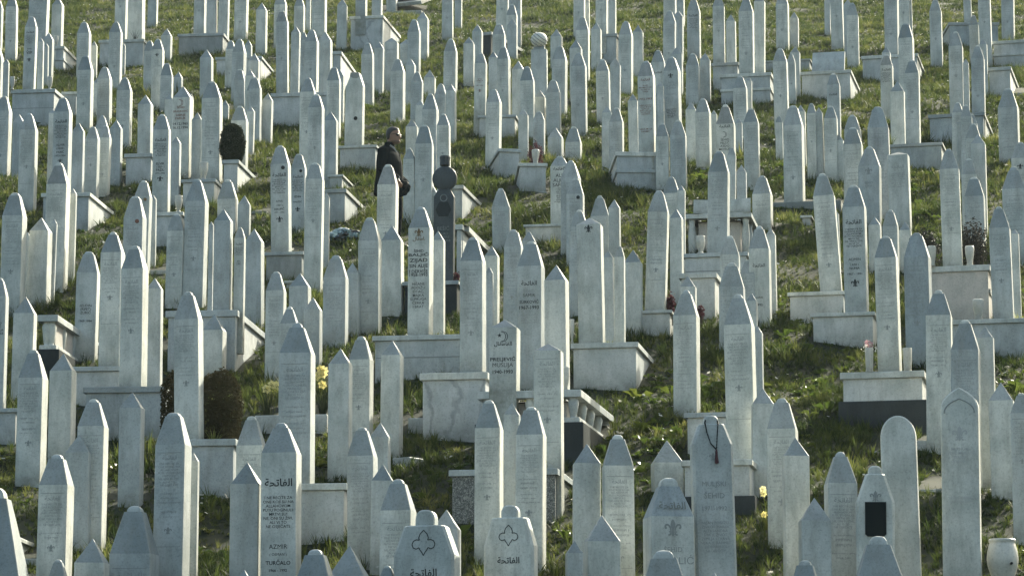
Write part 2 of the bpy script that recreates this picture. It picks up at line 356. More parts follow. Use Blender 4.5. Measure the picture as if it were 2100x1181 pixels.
def engrave(parent, W, t, hs, h, seed):
    """the shallow cut verse and frame most of the headstones carry"""
    rnd = random.Random(seed); y = -t / 2 - .0015
    fr = bmesh.new(); q = W * .42; z1 = hs - W * rnd.uniform(.25, .42); th = max(.0035, W * .012)
    def bar(x0, x1, z0, z1_): box(fr, x0, x1, y - .001, y + .001, z0, z1_, .0004)
    bar(-q, q, z1 - th, z1)
    L = min(hs - .1, W * 3.4)
    if rnd.random() < .5: bar(-q, q, z1 - L * .9 - th, z1 - L * .9)
    build('panel_line', fr, M['engrave'], parent)
    z = z1 - W * .1
    z -= letter(parent, FAT, 'engrave', W * rnd.uniform(.45, .62), 0, y, z) + W * .1
    z -= letter(parent, VERSE, 'engrave', W * rnd.uniform(.62, .76), 0, y, z) + W * .2
    for r_ in range(rnd.choice((1, 2, 2, 3))):
        me, hh = worn_mesh(rnd.randrange(6))
        if z - hh * W < .12: break
        o = link('worn_inscription', me, None, parent); o.scale = (W * rnd.uniform(.72, .86), 1, W); o.location = (0, y, z); z -= hh * W + W * rnd.uniform(.05, .2)
    if z > .35: letter(parent, LILY, 'engrave', W * .26, 0, y, z, 'emblem')

# ------------------------------------------------------------------ gravestones
THINGS = []                                    # (object, class words, category, group, anchor pixel)
def stone_shape(root, kind, W, t, h, o, rnd):
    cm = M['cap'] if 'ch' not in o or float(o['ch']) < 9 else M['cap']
    sm = M['marble']
    if 'stain' in o: sm = M['stained']
    if 'grey' in o: sm = cm = M['oldgrey']  # for one headstone this grey paints in the shade it stands in
    if 'dcap' in o: cm = M['darkcap']
    if 'gcap' in o: cm = M['oldgrey']
    if kind in 'HF' or kind == 'G':
        if kind == 'H':
            ch = float(o.get('ch', rnd.uniform(.84, 1.02))); top = float(o.get('top', rnd.uniform(.40, .50))); kw = float(o.get('kw', top * rnd.uniform(.70, .84))); kh = float(o.get('kh', rnd.uniform(.13, .19)))
        elif kind == 'F': ch, top, kw, kh = float(o.get('ch', rnd.uniform(.74, .86))), .02, 0, 0
        else: ch, top, kw, kh = float(o.get('ch', .42)), .02, 0, 0
        hs = h - (ch + kh) * W
        bm = bmesh.new(); tp = rnd.uniform(0, .012)
        rings(bm, [(-.45, W / 2 * (1 + tp), t / 2 * (1 + tp)), (hs, W / 2, t / 2)]); build('shaft', bm, sm, root)
        bm = bmesh.new(); e = .0015
        bul = max(0, rnd.gauss(.004, .008))
        rs = [(hs, W / 2 - e, t / 2 - e)]
        if kind == 'H':
            for f in (.25, .5, .75): rs.append((hs + ch * W * f, W / 2 * (1 - f * (1 - top) + bul * 4 * f * (1 - f)), t / 2 * (1 - f * (1 - top) + bul * 4 * f * (1 - f))))
        rs.append((hs + ch * W, W / 2 * top, t / 2 * max(top, .03)))
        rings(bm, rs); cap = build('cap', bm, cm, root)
        if kind == 'H':
            bm = bmesh.new(); z0 = hs + ch * W; a, d = W / 2 * kw, t / 2 * kw
            rings(bm, [(z0 - .004, a, d)] + [(z0 + kh * W * math.sin(q), a * math.cos(q) ** .8, d * math.cos(q) ** .5) for q in (R(12), R(28), R(45), R(60), R(73), R(84))], .004)
            build('knob', bm, sm, cap)
        return hs
    if kind == 'K':                            # flat slab, sloping shoulders, arched tab on top
        ch, top, kw, kh = (float(o[q]) for q in ('ch', 'top', 'kw', 'kh')); hs = h - (ch + kh) * W; r = W / 2; z1 = hs + ch * W; a = r * kw
        bm = bmesh.new(); rings(bm, [(-.45, r, t / 2), (hs, r, t / 2), (hs + ch * W * .96, r * (top + .04 * (1 - top)), t / 2 * .9), (z1, r * (top - .03), t / 2 * .8)], float(o.get('cf', .02))); sl = build('slab', bm, sm, root)
        bm = bmesh.new(); extrude(bm, [(-a, z1 - .01), (a, z1 - .01)] + [(a * math.copysign(abs(math.cos(q)) ** .7, math.cos(q)), z1 + kh * W * (.35 + .65 * math.sin(q))) for q in [math.pi * i / 12 for i in range(13)]], -t * .3, t * .3, .012); build('knob', bm, sm, sl)
        return hs
    if kind == 'R':                            # slab with a round head
        r = W / 2; hs = h - r * 1.36; bm = bmesh.new()
        pts = [(-r, -.45), (r, -.45)] + [(r * math.cos(a), hs + r * 1.36 * abs(math.sin(a)) ** .92) for a in [math.pi * i / 20 for i in range(21)]]
        extrude(bm, pts, -t / 2, t / 2, .012); build('slab', bm, sm, root); return hs
    if kind == 'O':                            # slab with a pointed arch head and a cut arch moulding
        r = W / 2; ah = W * .62; hs = h - ah; bm = bmesh.new()
        def arch(rr, hh, base, n_=9):
            q = [(rr * (1 - (i / n_) ** 2.3), base + hh * (i / n_) ** .92) for i in range(n_ + 1)]
            return q + [(-x, z) for x, z in q[-2::-1]]
        extrude(bm, [(-r, -.45), (r, -.45)] + arch(r, ah, hs), -t / 2, t / 2, .012); build('slab', bm, sm, root)
        bm = bmesh.new(); a1 = arch(r * .8, ah * .62, hs - W * .08)
        tube(bm, [(x, -t / 2 - .001, z) for x, z in a1], .005, 5); build('arch_moulding', bm, M['engrave'], root)
        return hs
    if kind == 'S':                            # slab with hollow shoulders and a flat head
        r = W / 2; k = h
        pts = [(-r * 1.02, -.45), (r * 1.02, -.45), (r, k - W * .75), (r * .86, k - W * .52), (r * .70, k - W * .30), (r * .58, k - W * .08), (r * .42, k), (-r * .30, k), (-r * .48, k - W * .06), (-r * .56, k - W * .28), (-r * .78, k - W * .56), (-r, k - W * .8)]
        bm = bmesh.new(); extrude(bm, pts, -t / 2, t / 2, .01); build('slab', bm, M['marble'], root)
        bm = bmesh.new(); extrude(bm, [(r * .60, k - W * .25), (r * .5, k + .004), (-r * .45, k + .004), (-r * .5, k - W * .2), (-r * .2, k - W * .3), (r * .3, k - W * .34)], -t / 2 - .004, t / 2 + .004, .006)
        build('lichen_cap', bm, M['darkcap'], root)
        bm = bmesh.new(); lathe(bm, [(.034, 0), (.034, .006)], 12)
        oo = build('hole', bm, M['metal'], root); oo.rotation_euler = (math.pi / 2, 0, 0); oo.location = (r * .25, -t / 2 - .002, k - W * 2.6)
        return k - W * .8
    if kind == 'T':                            # pillar under a carved turban
        hs = h - W * 1.15; bm = bmesh.new(); rings(bm, [(-.45, W / 2, t / 2), (hs, W / 2, t / 2)]); build('shaft', bm, sm, root)
        bm = bmesh.new(); rings(bm, [(hs, W * .36, t * .36), (hs + W * .2, W * .36, t * .36)]); build('neck', bm, cm, root)
        bm = bmesh.new(); r = W * .52
        lathe(bm, [(r * math.cos(a) * (1 + .0 * a), hs + W * .18 + r * .93 + r * .93 * math.sin(a)) for a in [R(-80 + 10 * i) for i in range(17)]], 18)
        tb = build('turban', bm, sm, root, True)
        bm = bmesh.new(); zc = hs + W * .18 + r * .93
        for k_, off in enumerate((-.55, -.2, .15, .5)):
            rr = r * math.sqrt(1 - off * off) * 1.01; nrm = Vector((.62, -.25, .74)).normalized(); a = nrm.orthogonal().normalized(); b_ = nrm.cross(a)
            tube(bm, [tuple(Vector((0, 0, zc)) + nrm * off * r + (a * math.cos(q) + b_ * math.sin(q)) * rr) for q in [2 * math.pi * i / 24 for i in range(25)]], .009, 5)
        build('turban_fold', bm, M['engrave'], tb)
        return hs
    if kind == 'D':                            # dark obelisk with a disc head and a cylindrical cap
        r = W * .62; hs = h - W * .42 - 2 * r - W * .1; mm = M['obelisk']
        bm = bmesh.new(); rings(bm, [(-.45, W / 2, t / 2), (hs - W * .3, W / 2, t / 2), (hs, W * .34, t * .36)]); build('shaft', bm, mm, root)
        bm = bmesh.new(); prev = None; D = t * .46
        for j in range(13):                                   # rounded drum, fuller than a flat disc
            u = -math.cos(math.pi * j / 12); rr = max(.004, r * (1 - abs(u) ** 3.2) ** (1 / 3.2)) if abs(u) < .999 else r * .02
            ring = [bm.verts.new((rr * math.cos(2 * math.pi * i / 28), D * u, hs + W * .02 + r + rr * math.sin(2 * math.pi * i / 28))) for i in range(28)]
            if prev:
                for i in range(28): bm.faces.new((prev[i], prev[(i + 1) % 28], ring[(i + 1) % 28], ring[i]))
            else: bm.faces.new(ring[::-1])
            prev = ring
        bm.faces.new(prev); build('disc', bm, mm, root, True)
        bm = bmesh.new(); rings(bm, [(hs - .02, W * .3, t * .3), (hs + W * .14, W * .3, t * .3)]); build('neck', bm, mm, root)
        bm = bmesh.new(); z0 = h - W * .46; lathe(bm, [(W * .25, z0), (W * .255, z0 + W * .3), (W * .27, h - .02), (W * .25, h)], 18); build('cap', bm, mm, root, False)
        bm = bmesh.new(); zc = hs - W * .95; q = W * .40
        extrude(bm, [(-q * .6, zc - q * .85), (q * .6, zc - q * .85), (q, zc), (q * .55, zc + q * .95), (-q * .55, zc + q * .95), (-q, zc)], -t / 2 - .006, -t / 2 + .004, .003); build('portrait_panel', bm, M['darkwall'], root)
        bm = bmesh.new(); tube(bm, [(q * .42 * math.cos(a), -t / 2 - .003, hs - W * .38 + q * .42 * math.sin(a)) for a in [2 * math.pi * i / 18 for i in range(19)]], .006, 5); build('rosette', bm, M['greywall'], root)
        letter(root, "BEŠIĆ", 'greywall', W * .6, 0, -t / 2 - .002, hs - W * 1.75); letter(root, "HAJRO\nSIN IBRE\n1932-1994", 'greywall', W * .7, 0, -t / 2 - .002, hs - W * 2.1)
        return hs
CLS = {'K': 'headstone', 'H': 'headstone', 'G': 'headstone', 'F': 'footstone', 'R': 'headstone', 'O': 'headstone', 'S': 'headstone', 'T': 'headstone', 'D': 'headstone'}
LONG = {'H': 'knobbed marble headstone', 'G': 'gable-topped marble headstone', 'F': 'pointed marble footstone'}
def stone(kind, crop, xl, xr, yt, yb, o, idx):
    rnd = random.Random(idx * 31 + 5)
    row, colm = crop
    px0, px1 = float(xl) * S + OX[colm], float(xr) * S + OX[colm]
    ty = yy(yt, row); pc = (px0 + px1) / 2
    psi = math.atan((pc - CW / 2) / FPX)
    th = 10.5 + 4 * (pc - 1050) / 1000 + rnd.gauss(0, 1.8)
    vis = float(o['rz']) if 'rz' in o else None
    yaw = R(vis) + psi if vis is not None else R(th)
    bx = BOX.get(o.get('on'))
    if bx:
        d = bx['d'] + (bx['len'] - .12 if 'back' in o else .24)
        q = world(pc, 500, d); x, y = q.x, q.y
        for _ in range(3):
            q = world(pc, (ty + 300), d); x = q.x
        base_z = bx['top'] - .02
        # depth along the axis fixes y once the height is known
        y = (d - base_z * SP) / CP
        p = Vector((x, y, base_z))
    else:
        H0 = 1.33 if kind != 'F' else 1.12
        if yb == '-':
            lo, hi = ty + 10, ty + 900
            for _ in range(30):
                mid = (lo + hi) / 2
                q = world(pc, mid, depth_of(mid))
                if height_to(q, ty) < H0: lo = mid
                else: hi = mid
            by = (lo + hi) / 2
        else: by = yy(yb, row)
        d = depth_of(by); p = world(pc, by, d); p.z = gz(p.x, p.y)
    s = FPX / (d + .6 * SP)
    W = (px1 - px0) / s / max(.9, math.cos(yaw - psi))
    t = W * (.82 if kind in 'HGF' else .45 if kind == 'K' else (.42 if kind in 'RO' else .5))
    if W > .36 and kind in 'HGF': t = W * .72
    if 't' in o: t = W * float(o['t'])
    p.x = (pc - CW / 2) * (d + .6 * SP) / FPX + math.sin(yaw) * t / 2
    h = height_to(p, ty)
    lean = R(float(o.get('lean', rnd.gauss(0, .45))))
    if 'lean' in o: p.x -= math.sin(lean) * h
    name = o.get('name', CLS[kind])
    root = empty(name, p, yaw, lean)
    root.rotation_euler[0] = R(rnd.gauss(0, .5))
    hs = stone_shape(root, kind, W, t, h, o, rnd)
    ink = o.get('ink')
    if ink:
        for e in INK[ink]:
            if e[0] is None: continue
            body, m, wd, row_ = e
            zt = hs - row_ * W; yy_ = -t / 2 - .0018
            if kind == 'H' and row_ < 0: yy_ = -t / 2 * (1 + (row_ + .1) * (1 - float(o['top'])) / float(o['ch'])) - .006
            if kind == 'K' and row_ < 0: yy_ = -t / 2 * (1 + .1 * row_ / float(o['ch'])) - .003
            x_ = -.13 * W if (ink == 'preljevic' and body == "\u2605") else (.05 * W if body == "\u263d" and ink == 'preljevic' else 0)
            nm = 'emblem' if body in (LILY, "\u263d", "\u2605") else 'inscription'
            if zt > -.1: letter(root, body, m, wd * W, x_, yy_, zt, nm, None, (-1 if ink == 'knoblily' else 0) if body == LILY else (0 if 'M' in body or len(body) == 1 else .018) if len(body) < 14 and m != 'engrave' else .006 if m != 'engrave' else 0, (.215 * W if body.isascii() or 'Ć' in body or 'Š' in body else None) if '\n' not in body and body[0] < '\u0600' and body != LILY else None)
            if row_ < 0 and kind == 'H': bpy.data.objects[root['last_letter']].rotation_euler[0] = -math.atan(t / 2 * (1 - float(o['top'])) / (float(o['ch']) * W))
            if row_ < 0 and kind == 'K': bpy.data.objects[root['last_letter']].rotation_euler[0] = -math.atan(t / 2 * .1 / (float(o['ch']) * W))
    elif kind in 'HG' and 'plain' not in o and W > .15:
        engrave(root, W, t, hs, h, idx)
    if 'last_letter' in root: del root['last_letter']
    if 'dot' in o:
        bm = bmesh.new(); lathe(bm, [(W * .11, 0), (W * .11, .005), (W * .08, .008)], 14)
        oo = build('photo_medallion', bm, M[o['dot']], root); oo.rotation_euler = (math.pi / 2, 0, 0)
        oo.location = (W * float(o.get('dx', .22)), -t / 2 - .001, hs - W * .22)
    tip = Vector((pc, ty))
    THINGS.append((root, kind, o, tip, dict(W=W, t=t, h=h, hs=hs, px=px1 - px0)))
    return root, W, t, h, hs

# ------------------------------------------------------------------ ground
bm = bmesh.new(); gv = {}
XS = [-45 + .3 * i for i in range(301)]; YS = [-12 + .3 * i for i in range(421)]
for j, y in enumerate(YS):
    for i, x in enumerate(XS): gv[i, j] = bm.verts.new((x, y, gz(x, y)))
for j in range(len(YS) - 1):
    for i in range(len(XS) - 1): bm.faces.new((gv[i, j], gv[i + 1, j], gv[i + 1, j + 1], gv[i, j + 1]))
far = [bm.verts.new((x, y, Z00 + SLOPE * y - .6)) for x, y in ((-220, -30), (220, -30), (220, 260), (-220, 260))]
bm.faces.new(far)
ground = build('hillside', bm, M['ground'], None, True); tag(ground, kind='structure')

# ------------------------------------------------------------------ grave surrounds
BOX = {}
def surround(bid, crop, xl, xr, yt, yb, o, idx):
    rnd = random.Random(idx * 17 + 3); row, colm = crop
    px0, px1 = float(xl) * S + OX[colm], float(xr) * S + OX[colm]
    ty, by = yy(yt, row), yy(yb, row); pc = (px0 + px1) / 2
    psi = math.atan((pc - CW / 2) / FPX)
    yaw = R(float(o['rz'])) + psi if 'rz' in o else R(9.5 + 4 * (pc - 1050) / 1000 + rnd.gauss(0, .9))
    d = depth_of(by); p = world(pc, by, d); p.z = gz(p.x, p.y)
    s = FPX / d; Wd = (px1 - px0) / s; h = height_to(p, ty)
    L = float(o['len']) if 'len' in o else min(2.0, max(.7, (h + .12) / SLOPE))
    root = empty('grave_surround', p, yaw)
    if 'dark' in o: m, cm = M['darkwall'], M['oldgrey']
    elif 'grey' in o: m, cm = M['greywall'], M['oldgrey']
    elif 'granite' in o: m, cm = M['granite'], M['oldgrey']
    elif 'vein' in o: m, cm = M['vein'], M['marble']
    elif 'pink' in o: m, cm = M['pink'], M['marble']
    elif 'old' in o: m, cm = M['oldgrey'], M['cap']
    else: m, cm = M['wall'], M['marble']
    ct = 0 if 'nocope' in o else (float(o['ct']) if 'ct' in o else min(.07, max(.035, h * .11))); ov = .028
    a = Wd / 2 - (ov if ct else 0); th = .07
    hp = 0
    if 'plinth' in o:
        hp = max(.02, height_to(p, yy(o['plinth'], row)))
        bm = bmesh.new(); box(bm, -a - .05, a + .05, -.03, L + .03, -.6, hp); build('plinth', bm, M[o.get('pm', 'darkwall')], root)
    z0 = hp if hp else -.6; z1 = h - ct
    if 'bal' in o:                             # open balustrade between a base course and the coping
        bm = bmesh.new(); box(bm, -a - .01, a + .01, 0, .12, z0, z0 + .05); box(bm, a - .11, a + .012, .12, L, z0, z0 + .05); box(bm, -a - .012, -a + .11, .12, L, z0, z0 + .05); build('base_course', bm, cm, root)
        prof = [(.036, 0), (.036, .02), (.024, .04), (.03, .1), (.042, .5), (.05, .8), (.036, .93), (.044, 1)]
        def balu(x, y):
            b2 = bmesh.new(); hh = z1 - z0 - .05
            lathe(b2, [(r * 1.1, z0 + .05 + hh * f if f > .03 else z0 + .05 + hh * f) for r, f in prof], 14, x, y); build('baluster', b2, cm, root, True)
        n_ = max(2, int(Wd / .32))
        for i in range(n_): balu(-a + .06 + (2 * a - .12) * i / (n_ - 1), .06)
        for sx in (-1, 1):
            for i in range(1, 5): balu(sx * (a - .055), .06 + (L - .12) * i / 4)
        bm = bmesh.new(); box(bm, -a + .14, a - .14, .15, L - .15, z0, z1 - .01); build('inner_panel', bm, M['pink'], root)
    else:
        bm = bmesh.new(); box(bm, -a, a, 0, th, z0, z1); build('front_panel', bm, m, root)
        for sx in (-1, 1):
            bm = bmesh.new(); x0, x1 = (a - th, a - .002) if sx > 0 else (-a + .002, -a + th)
            box(bm, x0, x1, th, L - th, z0, z1 - .001); build('side_panel', bm, m, root)
        bm = bmesh.new(); box(bm, -a, a, L - th, L, z0, z1); build('back_panel', bm, m, root)
        if 'line' in o:
            bm = bmesh.new(); box(bm, -a + .01, a - .01, -.003, .002, h * .48, h * .48 + .012, .001); build('joint_line', bm, M['engrave'], root)
        if 'ledge' in o:
            bm = bmesh.new(); box(bm, -a - .02, a + .02, -.025, L * .9, h * .44, h * .44 + .05); build('ledge', bm, cm, root)
    if ct:
        bm = bmesh.new(); b_ = a + ov; cw = .17
        outer = [(-b_, -ov), (b_, -ov), (b_, L + ov), (-b_, L + ov)]; inner = [(-b_ + cw, cw - ov), (b_ - cw, cw - ov), (b_ - cw, L - cw + ov), (-b_ + cw, L - cw + ov)]
        e = .006; ch = [(-b_ + e, -ov + e), (b_ - e, -ov + e), (b_ - e, L + ov - e), (-b_ + e, L + ov - e)]
        V_ = [[bm.verts.new((x, y, z)) for x, y in P] for P, z in ((outer, z1), (outer, h - e), (ch, h), (inner, h), (inner, z1))]
        for k in range(5):
            A_, B_ = V_[k], V_[(k + 1) % 5]
            for i in range(4): bm.faces.new((A_[i], A_[(i + 1) % 4], B_[(i + 1) % 4], B_[i]))
        build('coping', bm, cm, root)
    bm = bmesh.new(); bmesh.ops.create_grid(bm, x_segments=1, y_segments=1, size=1)
    for v in bm.verts: v.co = Vector((v.co.x * (a - th - .002), L / 2 + v.co.y * (L / 2 - th - .002), z1 - .03))
    build('soil_bed', bm, M['soil'], root)
    BOX[bid] = dict(root=root, d=d, top=p.z + h, h=h, w=Wd, len=L, yaw=yaw, p=p, o=o, z1=z1)
    THINGS.append((root, 'B', o, Vector((pc, ty)), dict(W=Wd, h=h, px=px1 - px0)))

BOXES = """
ba A0 430 512 370 570 ledge
bb A0 75 440 715 1000 line
bb2 A0 485 615 735 960
bc A0 778 1150 318 540
bd A0 1410 1785 270 480 grey
be A0 1710 2090 455 640
bf B0 985 1215 100 320
bh A1 130 600 742 1000
bi A1 760 1040 130 410 vein
bk A1 1785 2095 920 1100
bl A1 1780 1905 262 480 dark rz=24
bm A1 670 985 1160 B235
bn A1 620 702 412 750
bp A2 755 880 272 505 old
bq B2 862 1300 88 428 ledge rz=-5
br A2 1630 1850 502 725 old
bs A2 1695 2110 588 835 ledge
bt A3 320 727 568 812
bu A3 805 1258 440 648
bv A3 1025 1455 1145 B205 old
bw A3 1340 1790 908 1130 old
bx A3 1815 2003 538 800
by A3 1500 1905 182 382 old rz=-9
bz A3 1850 2140 325 525 ledge stained
baa B0 320 720 412 675
bbb B0 1215 1460 565 840
bcc B0 1440 1722 303 490
bdd B0 1765 1905 150 375
bee B1 78 402 882 1125 grey
bff B1 240 550 1108 C90
bgg B1 558 742 382 655 old
bgg2 B1 590 718 268 400
bii B1 1560 1677 352 610 old
bii2 B1 1600 1670 665 1100
bob B1 1180 1640 1115 C265 dark
bjj B2 86 322 176 435 rz=-3
bja B2 -75 110 62 300 rz=-8
bkk B2 130 442 662 800
bll C2 506 1052 478 845
bmm C2 1045 1318 220 490 rz=7
bnn B2 1420 1952 575 900 bal pm=wall
bnn2 B2 1400 1925 890 1150 line
boo B2 1370 1677 1050 C330
bpp C3 218 682 72 330
bqq C3 402 917 238 530
brr B3 1338 1837 993 C295 pink
bra C3 1645 1837 52 295 old
bss C3 1500 2150 290 575
btt C3 642 1315 708 1185 plinth=940 stained
buu C0 562 968 668 1010
bvv C0 652 1312 828 D88 old
bww D0 1385 1882 92 525 
bxx C0 1308 1895 222 725 
bal C0 290 455 258 760 bal plinth=530
bxl C0 -60 142 1000 D140
byy D1 340 747 443 835
bhh C1 940 1700 418 790 line
bye C1 1320 1872 716 D92 vein
bzz C2 -245 600 860 D335 bal plinth=1118
bgr D2 -470 412 330 765 granite
bde D2 1415 1960 -122 275
bd2 D2 1390 1962 255 690 plinth=545
bsl A2 -30 60 -80 30
kd1 C1 0 590 1050 1180 len=1.2 nocope
kd2 D1 1085 1260 235 312 rz=40 len=.35 nocope
kd3 D3 1252 1442 488 575 len=1.2 nocope
kd4 D3 1238 1338 100 200 len=.9 nocope
kd5 D0 150 318 1040 1115 len=1.0 nocope
kd6 B0 1195 1322 1025 1085 len=1.0 nocope
kd7 D0 -120 158 870 1062 rz=12
kd8 D3 868 944 185 232 len=.8 nocope
kd9 C3 1500 1580 362 440 len=.8
kda A1 930 1342 90 110 len=2.2 nocope
kdb B3 318 412 592 690 len=.5
kdc B3 80 640 478 545 len=.9 nocope grey
kdd D3 1750 1835 485 552 len=.8 nocope
kde A3 2000 2140 740 792 len=1.4 nocope
kdf C1 1230 1350 1075 1180 len=1.2 nocope
kdg B1 -20 105 555 610 len=1 nocope grey
kdh B2 -20 320 405 440 len=1 nocope
kdi A3 30 400 480 570 len=1.0 old
"""
def parse_opts(tokens):
    o = {}
    for tkn in tokens:
        if '=' in tkn: k, v = tkn.split('=', 1); o[k] = v
        else: o[tkn] = '1'
    return o
for i, ln in enumerate(BOXES.strip().split('\n')):
    f = ln.split(); surround(f[0], f[1], f[2], f[3], f[4], f[5], parse_opts(f[6:]), i)

